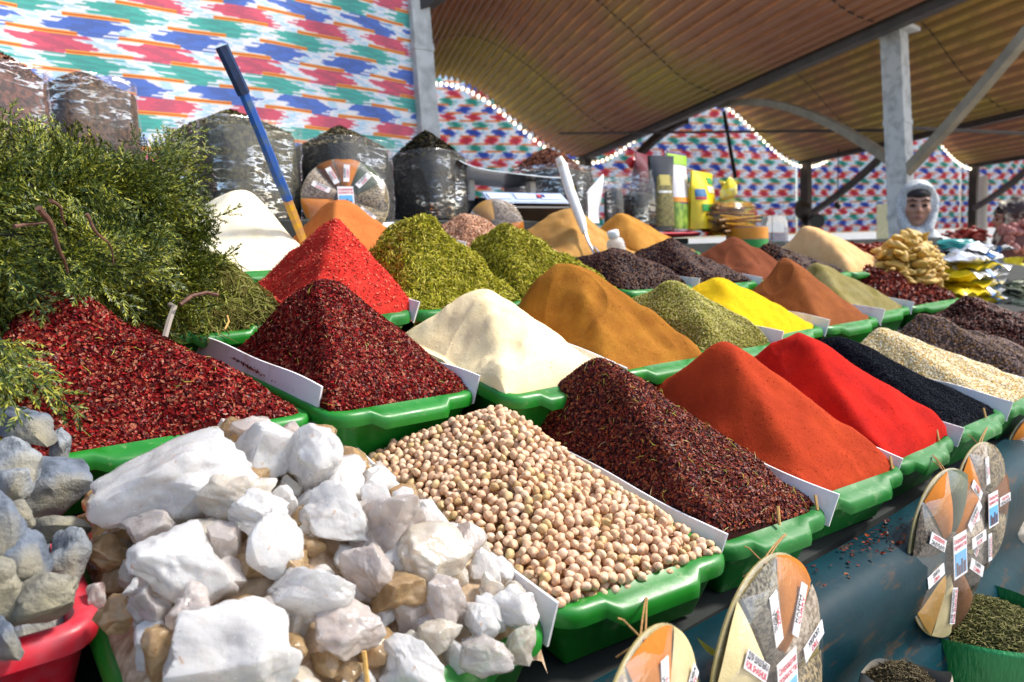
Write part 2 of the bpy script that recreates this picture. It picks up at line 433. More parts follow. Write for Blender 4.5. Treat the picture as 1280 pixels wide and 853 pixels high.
def bar(pts, w, mat_, name, label, cat, group=None, n=4, par=None):
    g = MB(); g.tube(pts, w, n=n); o = g.build(name, mat_, par, smooth=n > 4)
    if par is None: tag(o, label, cat, group)
    return o
def valley(k, t_): return roofp(k*BAY, t_)
# beams along the valleys
bl = {0: 'dark roof beam on the curtain side of the first vault', 1: 'dark roof beam running back from the tall steel post behind the woman', 2: 'dark roof beam along the second roof valley', 3: 'dark roof beam along the third roof valley'}
for k in (1, 2, 3):
    o = bar(np.array([valley(k, t_)+np.array([0, 0, -.08]) for t_ in np.linspace(-7.2, 0, 8)]), .10, MT['steel_dark'], 'roof_beam', bl[k], 'beam', 'beams along the roof valleys')
def post(base, top, w, mat_, label, name='steel_post', brackets=()):
    t = thing(name, label, 'post', base, 'posts that carry the roof')
    g = MB(); d = top-base
    g.tube([base, base+d*.5, top], w*.7071, n=4); g.build('shaft', mat_, t, smooth=False)
    g = MB(); g.box(base+np.array([0, 0, .012]), (w*2.2, w*2.2, .024)); g.build('foot_plate', mat_, t, smooth=False)
    g = MB(); g.box(top-np.array([0, 0, .02]), (w*1.9, w*1.9, .05)); g.build('cap_plate', mat_, t, smooth=False)
    sh_ = t.children[0]
    for z in (.25, .5, .75):
        q = MB(); q.tube([base+d*(z-.006), base+d*(z+.006)], w*.76, n=4); q.build('joint_band', mat_, sh_, smooth=False)
    return t
top1 = np.array([POLE[0]-.13, POLE[1]+.02, 3.0]); 
post(np.array([POLE[0]+.06, POLE[1], FLOOR]), np.array([POLE[0]-.09, POLE[1]+.02, 3.2]), .185, MT['steel_white'], 'pale steel post at the edge of the large ikat curtain')
p2b = at_D(1126, 240, 5.3/S); p2t = at_D(1117, 38, 5.3/S)
dd = (p2t-p2b)/(p2t[2]-p2b[2]); P2 = lambda z: p2b+dd*(z-p2b[2])
post(P2(FLOOR), P2(1.6/S), .235, MT['steel_white'], 'weathered white steel post standing behind the woman in the headscarf')
for k, lab in ((1, 'dark far post under the roof valley behind the packaged tea'), (2, 'dark far post beside the hanging round pan'), (3, 'dark far post next to the white drain pipe')):
    b = valley(k, -.12); post(np.array([b[0], b[1], FLOOR]), b-np.array([0, 0, .1]), .24, MT['steel_dark'], lab)
# arched braces from the tall post
def arc(p, q, sag, n=14):
    t = np.linspace(0, 1, n)[:, None]; return p*(1-t)+q*t+np.array([0, 0, 1.0])*sag*4*t*(1-t)
bar(arc(P2(.98), at_D(900, 132, 7.6/S), .32), .075, MT['steel_tan'], 'arched_brace', 'pale arched brace curving off the tall post towards the packaged tea', 'brace', 'braces of the roof')
bar(arc(P2(.85), at_D(1300, 22, 4.2/S), -.04), .075, MT['steel_tan'], 'arched_brace', 'pale diagonal brace rising off the tall post past the roof sheets', 'brace', 'braces of the roof')
bar(arc(at_D(1012, 268, 12.6/S), at_D(1108, 190, 10.5/S), -.1), .10, MT['steel_dark'], 'diagonal_brace', 'dark brace sloping up from the far post beside the hanging pan', 'brace', 'braces of the roof')
bar(arc(at_D(1218, 260, 13.8/S), at_D(1300, 198, 11.5/S), -.1), .10, MT['steel_dark'], 'diagonal_brace', 'dark brace sloping up from the far post next to the drain pipe', 'brace', 'braces of the roof')
bar(arc(at_D(800, 192, 10.8/S), at_D(858, 150, 10.0/S), .1), .12, MT['steel_dark'], 'diagonal_brace', 'short dark brace under the roof edge above the tea packets', 'brace', 'braces of the roof')
bar(arc(at_D(700, 167, 9/S), at_D(1112, 163, 5.6/S), .0), .022, MT['steel_dark'], 'tie_rod', 'thin tie rod strung under the first vault', 'rod', 'tie rods', n=6)
bar(arc(at_D(1130, 160, 5.6/S), at_D(1300, 168, 6/S), .0), .025, MT['steel_dark'], 'tie_rod', 'thin tie rod strung right across the second vault past the tall post', 'rod', 'tie rods', n=6)
bar(arc(at_D(905, 140, 8/S), at_D(919, 222, 7.6/S), .0), .035, MT['black'], 'hanging_rope', 'black rope hanging behind the cinnamon bundle', 'rope', n=6)
bar(np.array([np.array([POLE[0]-.05, POLE[1], 2.28]), LD(.35, 3.9, 1.78), LD(1.2, 4.3, 2.05)]), .10, MT['steel_dark'], 'roof_beam', 'dark beam end above the post at the curtain edge', 'beam', 'beams along the roof valleys')
# far hangings between the far posts
fm = ikat('ikat_cloth_far', 1.15, True)
fl = {0: 'ikat cloth seen under the first lit arch behind the weighing scale', 1: 'ikat cloth hanging behind the packaged tea and the cinnamon', 2: 'ikat cloth hanging behind the woman in the headscarf', 3: 'ikat cloth beyond the last dark post'}
for b in range(4):
    g = MB(); us = np.linspace(b*BAY+(0.02), (b+1)*BAY-.02, 40); zs = np.linspace(.34 if b else -.2, 2.72, 16)
    P = np.zeros((40, 16, 3))
    for i, s_ in enumerate(us):
        q = C0+uD*s_+vD*(.18+.05*sin(s_*3.3))
        for j, z in enumerate(zs): P[i, j] = LD(q[0], q[1], z)
    # local axes so that the pattern lies in the cloth
    ax = RH*uD[0]+FH*uD[1]; o0 = P[0, 0]
    A = np.array([ax, np.cross([0, 0, 1.0], ax), [0, 0, 1.0]])
    me = MB(); Q = ((P-o0) @ A.T)*S
    me.slab(Q, (0, -.01, 0))
    V = np.concatenate(me.V); m_ = bpy.data.meshes.new('ikat_curtain'); m_.from_pydata(V.tolist(), [], me.F); m_.materials.append(fm)
    m_.polygons.foreach_set('use_smooth', np.full(len(m_.polygons), True))
    o = bpy.data.objects.new('ikat_curtain', m_); COL.objects.link(o); o.matrix_world = Matrix.Translation(W(o0)) @ Matrix(A.T.tolist()).to_4x4()
    tag(o, fl[b], 'curtain', 'far ikat curtains')
# sunlit white wall outside and the pipe
g = MB(); a, b_ = LD(-14, 20, -CZ), LD(30, 33, -CZ); ax = b_-a
g.slab(np.array([[a, a+np.array([0, 0, 3.0])], [b_, b_+np.array([0, 0, 3.0])]]), np.array([0.05, .2, 0]))
tag(g.build('boundary_wall', simple('white_render', (.8, .8, .78), .8, var=.08, vs_=2), smooth=False), 'sunlit white wall outside seen below the far cloth', 'wall')
pb = valley(3, -.35); g = MB()
g.tube([np.array([pb[0]-.35, pb[1]-.1, FLOOR]), np.array([pb[0]-.35, pb[1]-.1, 2.2])], .13, 12); g.tube([np.array([pb[0]-.35, pb[1]-.1, .3]), np.array([pb[0]-.35, pb[1]-.1, .45])], .16, 12)
tag(g.build('drain_pipe', MT['white_plastic']), 'white drain pipe against the far dark post', 'pipe')
# strings of bulbs along the vault ends
def lights(b, s0, s1, cnt, label):
    t = thing('string_light', label, 'string light', roofp(b*BAY+s0, -.1, -.1), 'strings of lit bulbs along the arches')
    pts = np.array([roofp(b*BAY+s_, -.12, -.1) for s_ in np.linspace(s0, s1, 40)])
    g = MB(); g.tube(pts, .012, 5); g.build('wire', MT['black'], t)
    first = None
    for i in range(cnt):
        p = roofp(b*BAY+s0+(s1-s0)*(i+.5)/cnt, -.14, -.13)
        if first is None:
            g = MB(); g.lathe([(.010, -.045), (.030, -.03), (.038, 0), (.030, .03), (.014, .045)], p, 8)
            first = g.build('bulb', MT['glow_bulb'], t); p0 = p
        else:
            c = first.copy(); COL.objects.link(c); c.parent = t; c.location = Vector((p-p0)*S)
lights(0, 1.55, 4.35, 36, 'string of bulbs on the arch above the weighing scale')
lights(1, .1, 4.35, 52, 'string of bulbs on the arch behind the packaged tea')
lights(2, .1, 4.35, 52, 'string of bulbs on the arch beyond the tall steel post')

# ================================================================== THE STALL
ROWS = {1: (.68, -.497), 11: (.705, -.497), 12: (.692, -.497), 13: (.707, -.497), 14: (.695, -.497), 31: (1.74, -.118), 21: (1.30, -.272), 22: (1.245, -.272), 23: (1.14, -.272), 24: (1.23, -.272), 25: (1.33, -.272), 2: (1.20, -.272), 3: (1.58, -.11), 4: (2.03, .015)}
SL = .195
SHEAR = {21: -.17, 22: -.17}      # two trays stand at a slant
SKEW = {14: (1.33, -.12), 13: (.65, -.125), 12: (1.0, -.145)}
def skew(row, x):
    a = SKEW.get(row); return 0.0 if a is None else a[1]*(x-a[0])
def T(row, x, d, h=0.0):
    y0, z0 = ROWS[row]; return np.array([x+SHEAR.get(row, 0)*d, y0+d+skew(row, x), z0+SL*d+h])
st = thing('market_stall', 'stepped market stall with a rolled teal metal front', 'market stall', (1.5, 1.8, FLOOR))
prof = [(.70, -.66), (.70, -.607), (1.27, -.50), (1.285, -.385), (1.56, -.33), (1.57, -.25), (2.0, -.165), (2.02, -.10), (2.46, -.02), (2.47, .075), (3.25, .075), (3.25, FLOOR+.01), (.70, FLOOR+.01)]
g = MB(); x0, x1 = -2.2, 7.0; k = len(prof)
V = [(x, y, z) for x in (x0, x1) for y, z in prof]
g.add(V, [(i, (i+1) % k, k+(i+1) % k, k+i) for i in range(k)]+[tuple(range(k-1, -1, -1)), tuple(range(k, 2*k))])
g.build('shelves', MT['stall_cloth'], st, smooth=False)
tp = [(.695, -.600), (.67, -.603), (.63, -.612), (.60, -.628), (.585, -.655), (.583, -.70), (.592, -.745), (.605, -.775), (.612, -.81), (.607, -.84), (.585, -.86), (.57, -.90), (.565, -.98), (.568, -1.06), (.59, -1.10), (.60, -1.14), (.585, -1.18), (.58, -1.5), (.585, FLOOR+.02)]
xs = np.linspace(x0, x1, 120); P = np.zeros((120, len(tp), 3))
sn = SN(3, 2.0, 3)
for i, x in enumerate(xs):
    for j, (y, z) in enumerate(tp): P[i, j] = (x, y+.006*sn([x, z*2, 0]), z+.005*sn([x, z, 3]))
g = MB(); g.slab(P, (0, .006, 0)); g.build('front_panel', MT['teal'], st)

def rloop(x0, x1, d0, d1, off, r=.035, ns=14, nc=6):
    """rounded rectangle, counter-clockwise from the front edge; returns points (x,d), outward normals and a grip weight"""
    a0, a1, b0, b1 = x0-off, x1+off, d0-off, d1+off; r = max(r+off, .004)
    P = []; Nn = []; G = []
    def side(p, q, nrm, grip):
        for i in range(ns):
            t = i/ns; P.append((p[0]+(q[0]-p[0])*t, p[1]+(q[1]-p[1])*t)); Nn.append(nrm)
            w = min(max((.34-abs(t-.5))/.05, 0), 1) if grip else 0; G.append(w*w*(3-2*w))
    def corner(c, a):
        for i in range(nc):
            q = a+pi/2*i/nc; P.append((c[0]+r*cos(q), c[1]+r*sin(q))); Nn.append((cos(q), sin(q))); G.append(0)
    side((a0+r, b0), (a1-r, b0), (0, -1), True); corner((a1-r, b0+r), -pi/2)
    side((a1, b0+r), (a1, b1-r), (1, 0), False); corner((a1-r, b1-r), 0)
    side((a1-r, b1), (a0+r, b1), (0, 1), True); corner((a0+r, b1-r), pi/2)
    side((a0, b1-r), (a0, b0+r), (-1, 0), False); corner((a0+r, b0+r), pi)
    return np.array(P), np.array(Nn), np.array(G)
def tray(row, x0, x1, d0, d1, label, mat_=None, depth=.11, group='green trays of the stall', rz=0.0, name='plastic_tray', dz=0.0, nocentre=False):
    mat_ = mat_ or MT['green_plastic']
    prof = [(-.045, -depth+.006, 0), (-.016, -.012, 0), (-.012, .001, 0), (-.004, .004, .4), (.008, .003, 1), (.0125, -.003, 1), (.0135, -.012, 1), (.0115, -.024, 1), (.004, -.024, .3), (-.004, -.03, 0), (-.036, -depth, 0)]
    wob = SN(abs(hash(label)) % 1000 if False else len(label)*7+int(x0*100), 6, 2)
    V = []; n = None
    for off, h, gw in prof:
        P, Nn, G = rloop(x0+.006, x1-.006, d0+.006, d1-.01, off)
        n = len(P)
        for (x, d), nn, gg in zip(P, Nn, G):
            e = .014*gg*gw
            x_, d_ = x+nn[0]*e, d+nn[1]*e
            h_ = h-.010*gg*(1 if gw > .3 else gw)+.0018*wob([x_, d_, 0])
            V.append(T(row, x_, d_, h_+dz))
    V = np.array(V)
    if rz:
        c = T(row, (x0+x1)/2, (d0+d1)/2); V = (V-c) @ ROT('Z', rz).T+c
    k = len(prof)
    F = [(i*n+j, (i+1)*n+j, (i+1)*n+(j+1) % n, i*n+(j+1) % n) for i in range(k-1) for j in range(n)]
    F += [tuple(range(n)), tuple((k-1)*n+j for j in range(n-1, -1, -1))]
    o = make(name, V, F, mat_)
    return tag(o, label, 'tray', group)
def card(row, x, d0, d1, label, hi=.030, lo=-.014, lean=.012, group='white card dividers between the trays', th=.004):
    """upright strip of card between two trays, cut at a slant in front"""
    n = 16; P = np.zeros((n, 5, 3)); sn = SN(int(x*1000)+row, 5, 2)
    for i, t in enumerate(np.linspace(0, 1, n)):
        for j, w in enumerate(np.linspace(0, 1, 5)):
            d = d0+(d1-d0)*t; h = lo+(hi-lo)*w-(.012*(1-w) if i < 2 else 0)
            if i == 0: d += .012*(1-w)
            P[i, j] = T(row, x+lean*w+.005*sn([d, w*.1, 0]), d, h+.007*sn([d*2, 0, 1])*w)
    g = MB(); g.slab(P, (th, 0, 0)); o = g.build('card_divider', MT['card'])
    return tag(o, label, 'divider', group)

# ------------------------------------------------------------------ heaps
def smin(vals, k=.07):
    return -k*np.log(sum(np.exp(-v/k) for v in vals))
class Heap:
    def __init__(s, row, x0, x1, d0, d1, ax, ad, ah, fill=-.012, k=.06, power=1.0, rough=.006, seed=1, scoops=(), ridge=None, base=14, backk=1.0, cap=.80):
        x0 += .007; x1 -= .003; d0 += .010; fill = max(fill, .010)
        s.__dict__.update(locals()); s.sn = SN(seed, base, 4, .55); s.sl = SN(seed+7, 45, 2, .6); s.wx = SN(seed+50, 9, 2, .4); s.wd = SN(seed+90, 9, 2, .4)
    def m(s, x, d):
        P = np.stack([x, d, 0*x], -1); x, d = x+.011*s.wx(P), d+.014*s.wd(P)
        l = (x-s.x0)/(s.ax-s.x0); r = (s.x1-x)/(s.x1-s.ax)
        f = (d-s.d0)/(s.ad-s.d0)
        b = (s.d1-d)/max(s.d1-s.ad, .02) if s.ridge is None else (s.d1+s.ridge-d)/s.ridge
        m = smin([l, r, f, b*s.backk], s.k)
        edge = np.minimum(np.minimum(x-s.x0, s.x1-x), np.minimum(d-s.d0, s.d1-d))
        return np.clip(m, 0, 2), edge
    def H(s, x, d):
        m, e = s.m(x, d)
        mm = m**s.power; mm = np.where(mm > s.cap, s.cap+(1-s.cap)*(1-np.exp(-(mm-s.cap)/(1-s.cap)))*.9, mm)
        h = s.fill+(s.ah-s.fill)*mm
        P = np.stack([x, d, 0*x], -1)
        h = h+s.rough*s.sn(P)*np.clip(e/.03, .15, 1)+s.rough*.5*s.sl(P)*np.clip(e/.05, 0, 1)-.018*np.clip(1-(d-s.d0)/.030, 0, 1)**1.5
        for sx, sd_, sr, dp in s.scoops:
            q = ((x-sx)**2+(d-sd_)**2)/sr**2; h = h-dp*np.clip(1-q, 0, 1)**.7
        return h
    def pt(s, x, d):
        y0, z0 = ROWS[s.row]; return np.stack([x+SHEAR.get(s.row, 0)*d, y0+d+skew(s.row, x), z0+SL*d+s.H(x, d)], -1)
    def surf(s, nx=110, nd=130):
        X, D = np.meshgrid(np.linspace(s.x0, s.x1, nx), np.linspace(s.d0, s.d1, nd), indexing='ij')
        P = s.pt(X, D)
        # drop the outermost ring so that the heap is filled down into its tray
        Pb = P.copy()
        for sl in ((0, slice(None)), (-1, slice(None)), (slice(None), 0), (slice(None), -1)): P[sl][..., 2] -= .02
        i = np.arange(nx-1)[:, None]*nd+np.arange(nd-1)[None]
        F = np.stack([i, i+nd, i+nd+1, i+1], -1).reshape(-1, 4)
        return P.reshape(-1, 3), F
    def sample(s, n, g):
        x = g.uniform(s.x0+.004, s.x1-.004, n); d = g.uniform(s.d0+.004, s.d1-.004, n); e = .004
        P = s.pt(x, d); tx = s.pt(x+e, d)-s.pt(x-e, d); td = s.pt(x, d+e)-s.pt(x, d-e)
        nn = np.cross(tx, td); nn /= np.linalg.norm(nn, axis=1, keepdims=True)
        return P, nn
def chips(P, nn, L, Wd, g, tilt=.5, curl=.3, lift=.002):
    n = len(P); nn = nn+g.normal(size=(n, 3))*tilt; nn /= np.linalg.norm(nn, axis=1, keepdims=True)
    t = np.cross(nn, g.normal(size=(n, 3))); t /= np.linalg.norm(t, axis=1, keepdims=True); b = np.cross(nn, t)
    l = (L*g.uniform(.45, 1.25, (n, 1))); w = Wd*g.uniform(.5, 1.4, (n, 1)); c = P+nn*lift*g.uniform(.3, 1.5, (n, 1))
    cu = nn*w*curl*g.uniform(-1, 1.5, (n, 1)); sk = t*l*g.uniform(-.35, .35, (n, 1))
    V = np.stack([c-t*l, c-b*w+cu+sk, c+t*l, c+b*w+cu-sk], 1).reshape(-1, 3)
    return V, np.arange(4*n).reshape(n, 4)
OCT = np.array([[1, 0, 0], [0, 1, 0], [-1, 0, 0], [0, -1, 0], [0, 0, 1], [0, 0, -1]], float)
OCF = np.array([[0, 1, 4], [1, 2, 4], [2, 3, 4], [3, 0, 4], [1, 0, 5], [2, 1, 5], [3, 2, 5], [0, 3, 5]])
def seeds(P, nn, L, Wd, g, lift=.002):
    n = len(P); t = np.cross(nn+g.normal(size=(n, 3))*.25, g.normal(size=(n, 3))); t /= np.linalg.norm(t, axis=1, keepdims=True)
    b = np.cross(nn, t); b /= np.linalg.norm(b, axis=1, keepdims=True); c3 = np.cross(t, b)
    l = L*g.uniform(.7, 1.2, (n, 1)); w = Wd*g.uniform(.7, 1.2, (n, 1)); c = P+nn*lift
    V = (c[:, None]+OCT[None, :, :1]*(t*l)[:, None]+OCT[None, :, 1:2]*(b*w)[:, None]+OCT[None, :, 2:]*(c3*w)[:, None]).reshape(-1, 3)
    return V, (np.arange(n)[:, None, None]*6+OCF[None]).reshape(-1, 3)
def needles(P, nn, L, r, g, tilt=.35, lift=.003):
    """slender stalks, each a bent three-sided sliver"""
    n = len(P); t = np.cross(nn, g.normal(size=(n, 3))); t /= np.linalg.norm(t, axis=1, keepdims=True); t = t+nn*g.normal(size=(n, 1))*tilt; t /= np.linalg.norm(t, axis=1, keepdims=True)
    b = np.cross(nn, t); b /= np.linalg.norm(b, axis=1, keepdims=True); c3 = np.cross(t, b)
    l = L*g.uniform(.4, 1.3, (n, 1)); c = P+nn*lift*g.uniform(0, 2, (n, 1)); bend = (b*g.normal(size=(n, 1))*.25+nn*g.uniform(-.1, .3, (n, 1)))*l
    V = []
    for s_, rr in ((-1, .35), (0, 1), (1, .35)):
        ctr = c+t*l*s_+bend*(1-abs(s_))
        for q in (0, 2.09, 4.19): V.append(ctr+(b*cos(q)+c3*sin(q))*r*rr)
    V = np.stack(V, 1).reshape(-1, 3)
    f = np.array([[i*3+j, i*3+(j+1) % 3, i*3+3+(j+1) % 3, i*3+3+j] for i in (0, 1) for j in range(3)])
    return V, (np.arange(n)[:, None, None]*9+f[None]).reshape(-1, 4)
def heap(hp, name, label, cat, mats, layers=(), seed=5, group=None, res=(110, 130)):
    g = np.random.default_rng(seed)
    if not layers:
        dents = [(g.uniform(hp.x0, hp.x1), g.uniform(hp.d0, hp.ad+.05), g.uniform(.018, .055), g.uniform(-.003, .007)) for _ in range(9)]
        hp.scoops = tuple(hp.scoops)+tuple(dents)
    V, F = hp.surf(*res); Vs = [V]; Fs = [F]; Ms = [0]; sm = [True]; k = len(V)
    for mi, (fn, cnt, args) in enumerate(layers):
        P, nn = hp.sample(cnt, g); v, f = fn(P, nn, *args[:2], g, **(args[2] if len(args) > 2 else {}))
        Vs.append(v); Fs.append(f+k); k += len(v); Ms.append(mi+1); sm.append(fn is seeds)
    if not layers:      # clods that rolled down the slopes
        P, nn = hp.sample(900, g); v, f = seeds(P, nn, .0016, .0013, g, lift=.0)
        P2, n2 = hp.sample(50, g); v2, f2 = seeds(P2, n2, .0030, .0026, g, lift=-.0006)
        Vs += [v, v2]; Fs += [f+k, f2+k+len(v)]; Ms += [0, 0]; sm += [True, True]
    o = make_np(name, np.concatenate(Vs), Fs, mats, Ms, smooth=sm)
    return tag(o, label, cat, group)
def apex(row, px, py, X):
    P = at_X(px, py, X); y0, z0 = ROWS[row]; d = P[1]-y0; return X, d, P[2]-(z0+SL*d)

# ------------------------------------------------------------------ rows of trays
G1, G2, G3 = 'green trays of the stall', 'green trays of the stall', 'green trays of the stall'
PG = MT['pale_green_plastic']
def row_tray(row, x0, x1, d1, what, d0=0.0, mat_=None, **k):
    return tray(row, x0, x1, d0, d1, 'green plastic tray under '+what, mat_, **k)
flk_red = bits('red_pepper_flakes', [(0.160, 0.0040, 0.0040), (0.072, 0.0024, 0.0032), (0.256, 0.0096, 0.0080), (0.104, 0.0040, 0.0040), (0.320, 0.0560, 0.0280), (0.036, 0.0024, 0.0024), (0.200, 0.0064, 0.0056), (0.136, 0.0160, 0.0096), (0.288, 0.1040, 0.0560), (0.056, 0.0024, 0.0032)], .38, .5)
flk_dk = bits('dark_barberry_bits', [(.10, .012, .01), (.05, .01, .01), (.20, .03, .012), (.30, .06, .02), (.07, .008, .008), (.035, .008, .012), (.15, .02, .015), (.24, .09, .04)], .4, .5)
flk_hi = bits('straw_bits', [(.45, .38, .06), (.55, .45, .2), (.30, .33, .05)], .6, .3)
base_red = powder('red_flake_bed', (.075, .003, .003), bump=.4)
base_dk = powder('dark_bed', (.035, .008, .006), bump=.4)

# second row ---------------------------------------------------------
row_tray(21, .10, .575, .46, 'the red pepper flakes beside the juniper')
h = Heap(21, .05, .562, .0, .47, .265, .25, .225, k=.045, power=1.08, cap=.86, rough=.006, seed=2)
heap(h, 'spice_heap', 'low heap of bright red pepper flakes beside the juniper', 'spice heap', [base_red, flk_red, flk_hi], [(chips, 30000, (.0048, .0031)), (needles, 60, (.012, .0009))], 3, 'heaps of spice')
card(21, .580, -.008, .46, 'white card between the two trays of red pepper flakes', hi=.052)
row_tray(22, .585, .925, .36, 'the steep heap of red pepper flakes')
h = Heap(22, .584, .925, .005, .44, .742, .26, .225, k=.05, rough=.006, seed=3)
heap(h, 'spice_heap', 'steep heap of dark red pepper flakes next to the cream powder', 'spice heap', [base_red, flk_red, flk_hi], [(chips, 30000, (.0048, .0031)), (needles, 50, (.012, .0009))], 4, 'heaps of spice')
card(22, .928, -.005, .30, 'white card between the red pepper flakes and the cream powder')
row_tray(23, .935, 1.27, .37, 'the cream powder')
cream = powder('cream_powder', (.88, .75, .47), (.80, .64, .36), bump=.35)
ax = apex(2, 640, 378, 1.14); h = Heap(23, .93, 1.275, .01, .47, 1.095, .30, .20, k=.055, cap=.50, rough=.005, seed=4, scoops=((1.02, .19, .10, .014), (1.0, .10, .05, .006)))
heap(h, 'spice_heap', 'heap of smooth cream white powder in the second row', 'spice heap', [cream], (), 5, 'heaps of spice')
card(23, 1.272, -.01, .20, 'white card between the cream powder and the brown cumin powder')
row_tray(23, 1.285, 1.63, .37, 'the golden brown ground cumin')
cumin = powder('ground_cumin', (.36, .155, .018), (.24, .085, .010), grain=520, bump=.7)
ax = apex(2, 718, 338, 1.44); h = Heap(23, 1.278, 1.64, .01, .47, 1.44, .32, .238, k=.05, cap=.60, rough=.006, seed=5, scoops=((1.37, .24, .085, .022),))
heap(h, 'spice_heap', 'tall golden brown heap of ground cumin', 'spice heap', [cumin], (), 6, 'heaps of spice')
row_tray(23, 1.645, 1.975, .37, 'the pale green oregano crumbs')
oreg_l = bits('oregano_crumbs', [(.36, .34, .07), (.48, .42, .14), (.26, .27, .04), (.55, .50, .25), (.40, .33, .09), (.20, .20, .03)], .7, .2)
ax = apex(2, 835, 355, 1.79); h = Heap(23, 1.645, 1.975, .01, .45, 1.78, .27, .160, k=.08, rough=.006, seed=6)
heap(h, 'spice_heap', 'heap of coarse yellow green oregano crumbs beside the cumin', 'spice heap', [powder('oregano_bed', (.20, .19, .04), bump=.5), oreg_l], [(seeds, 14000, (.0045, .0018))], 7, 'heaps of spice')
card(23, 1.978, -.01, .22, 'white card between the oregano crumbs and the yellow turmeric')
row_tray(24, 1.99, 2.44, .37, 'the yellow turmeric')
turm = powder('turmeric', (.74, .50, .006), (.60, .36, .004), bump=.45)
ax = apex(2, 895, 357, 2.14); h = Heap(24, 1.985, 2.44, .01, .40, 2.17, .23, .172, k=.09, rough=.004, seed=7)
heap(h, 'spice_heap', 'bright yellow turmeric heap', 'spice heap', [turm], (), 8, 'heaps of spice')
card(24, 2.445, -.01, .2, 'white card between the turmeric and the cinnamon brown powder')
row_tray(24, 2.46, 2.87, .37, 'the cinnamon brown powder')
cinn = powder('cinnamon_brown', (.27, .085, .022), (.19, .055, .016), bump=.4)
h = Heap(24, 2.455, 2.865, .01, .37, 2.66, .27, .225, k=.05, rough=.004, seed=8)
heap(h, 'spice_heap', 'peaked cinnamon brown heap beside the turmeric', 'spice heap', [cinn], (), 9, 'heaps of spice')
card(24, 2.875, -.01, .15, 'white card between the cinnamon powder and the olive powder')
row_tray(25, 2.89, 3.42, .37, 'the olive grey powder')
olive = powder('olive_powder', (.27, .23, .11), (.17, .14, .035), bump=.35)
h = Heap(25, 2.885, 3.415, .01, .38, 3.06, .25, .185, k=.05, rough=.005, seed=9)
heap(h, 'spice_heap', 'olive grey powder heap with one pale side', 'spice heap', [olive], (), 10, 'heaps of spice')
card(25, 3.43, -.01, .12, 'white card between the olive powder and the dark red dried pepper')
row_tray(25, 3.445, 4.05, .40, 'the dark red dried pepper')
h = Heap(25, 3.44, 4.04, .01, .42, 3.62, .24, .150, k=.07, rough=.012, seed=10)
heap(h, 'spice_heap', 'dark red heap of dried pepper pieces below the ginger', 'spice heap', [base_dk, bits('dried_pepper_bits', [(.20, .02, .01), (.09, .01, .01), (.30, .05, .02), (.05, .008, .008)], .35, .5)], [(chips, 6000, (.018, .008))], 11, 'heaps of spice')

# first row ----------------------------------------------------------
row_tray(11, .135, .628, .57, 'the lumps of rock salt')
card(11, .634, -.012, .64, 'long white card between the rock salt and the chickpeas', hi=.036)
row_tray(13, .648, .998, .57, 'the chickpeas')
card(12, 1.000, -.012, .56, 'long white card between the chickpeas and the barberries', hi=.036)
row_tray(12, 1.014, 1.305, .55, 'the dark dried barberries', mat_=PG)
h = Heap(12, 1.008, 1.312, .006, .60, 1.13, .37, .232, k=.06, rough=.006, seed=12)
heap(h, 'spice_heap', 'heap of dark brown dried barberry flakes beside the chickpeas', 'spice heap', [base_dk, flk_dk, flk_hi], [(chips, 34000, (.0048, .0027)), (needles, 260, (.010, .0007))], 13, 'heaps of spice')
card(12, 1.315, -.012, .30, 'white card between the barberries and the rust red powder')
row_tray(14, 1.328, 1.67, .50, 'the rust red powder', mat_=PG)
rust = powder('rust_red_powder', (.46, .050, .012), (.33, .032, .009), grain=600, bump=.6)
h = Heap(14, 1.32, 1.668, .006, .54, 1.49, .295, .252, k=.045, rough=.0045, seed=13)
heap(h, 'spice_heap', 'tall rust red powder heap, the duller of the two red heaps in front', 'spice heap', [rust], (), 14, 'heaps of spice')
card(1, 1.68, -.012, .28, 'white card between the rust red and the bright red powder')
row_tray(1, 1.693, 2.035, .50, 'the bright red powder', mat_=PG)
bred = powder('bright_red_powder', (.60, .016, .006), (.36, .008, .005), grain=600, bump=.5)
h = Heap(1, 1.685, 2.035, .006, .56, 1.83, .325, .248, k=.045, rough=.004, seed=14)
heap(h, 'spice_heap', 'tall bright scarlet powder heap, the brighter of the two red heaps in front', 'spice heap', [bred], (), 15, 'heaps of spice')
card(1, 2.045, -.012, .26, 'white card between the scarlet powder and the black seeds')
row_tray(1, 2.058, 2.43, .50, 'the blue black nigella seeds', mat_=PG)
nig = bits('nigella_seed', [(.005, .008, .016), (.003, .004, .009), (.008, .013, .024), (.004, .006, .011)], .6, .2)
h = Heap(1, 2.05, 2.43, .008, .54, 2.2, .38, .180, k=.07, rough=.0045, seed=15)
heap(h, 'spice_heap', 'sloping heap of blue black nigella seeds', 'spice heap', [powder('nigella_bed', (.004, .006, .011), bump=.4), nig], [(seeds, 12000, (.0034, .002))], 16, 'heaps of spice')
card(1, 2.44, -.012, .40, 'white card between the black seeds and the sesame')
row_tray(1, 2.455, 2.86, .50, 'the sesame seeds', mat_=PG)
ses = bits('sesame_seed', [(.80, .68, .42), (.74, .56, .26), (.84, .76, .56), (.62, .38, .08), (.86, .80, .66)], .5, .3)
h = Heap(1, 2.445, 2.855, .012, .52, 2.60, .42, .150, k=.07, rough=.005, seed=16)
heap(h, 'spice_heap', 'sloping heap of cream sesame seeds', 'spice heap', [powder('sesame_bed', (.74, .56, .27), bump=.4), ses], [(seeds, 13000, (.0042, .0023))], 17, 'heaps of spice')
card(1, 2.865, -.012, .44, 'white card between the sesame and the grey brown seeds')
row_tray(1, 2.88, 3.33, .50, 'the grey brown seeds')
gry = bits('grey_brown_seed', [(.10, .07, .06), (.17, .12, .11), (.06, .04, .035), (.24, .17, .16), (.20, .11, .04)], .6, .3)
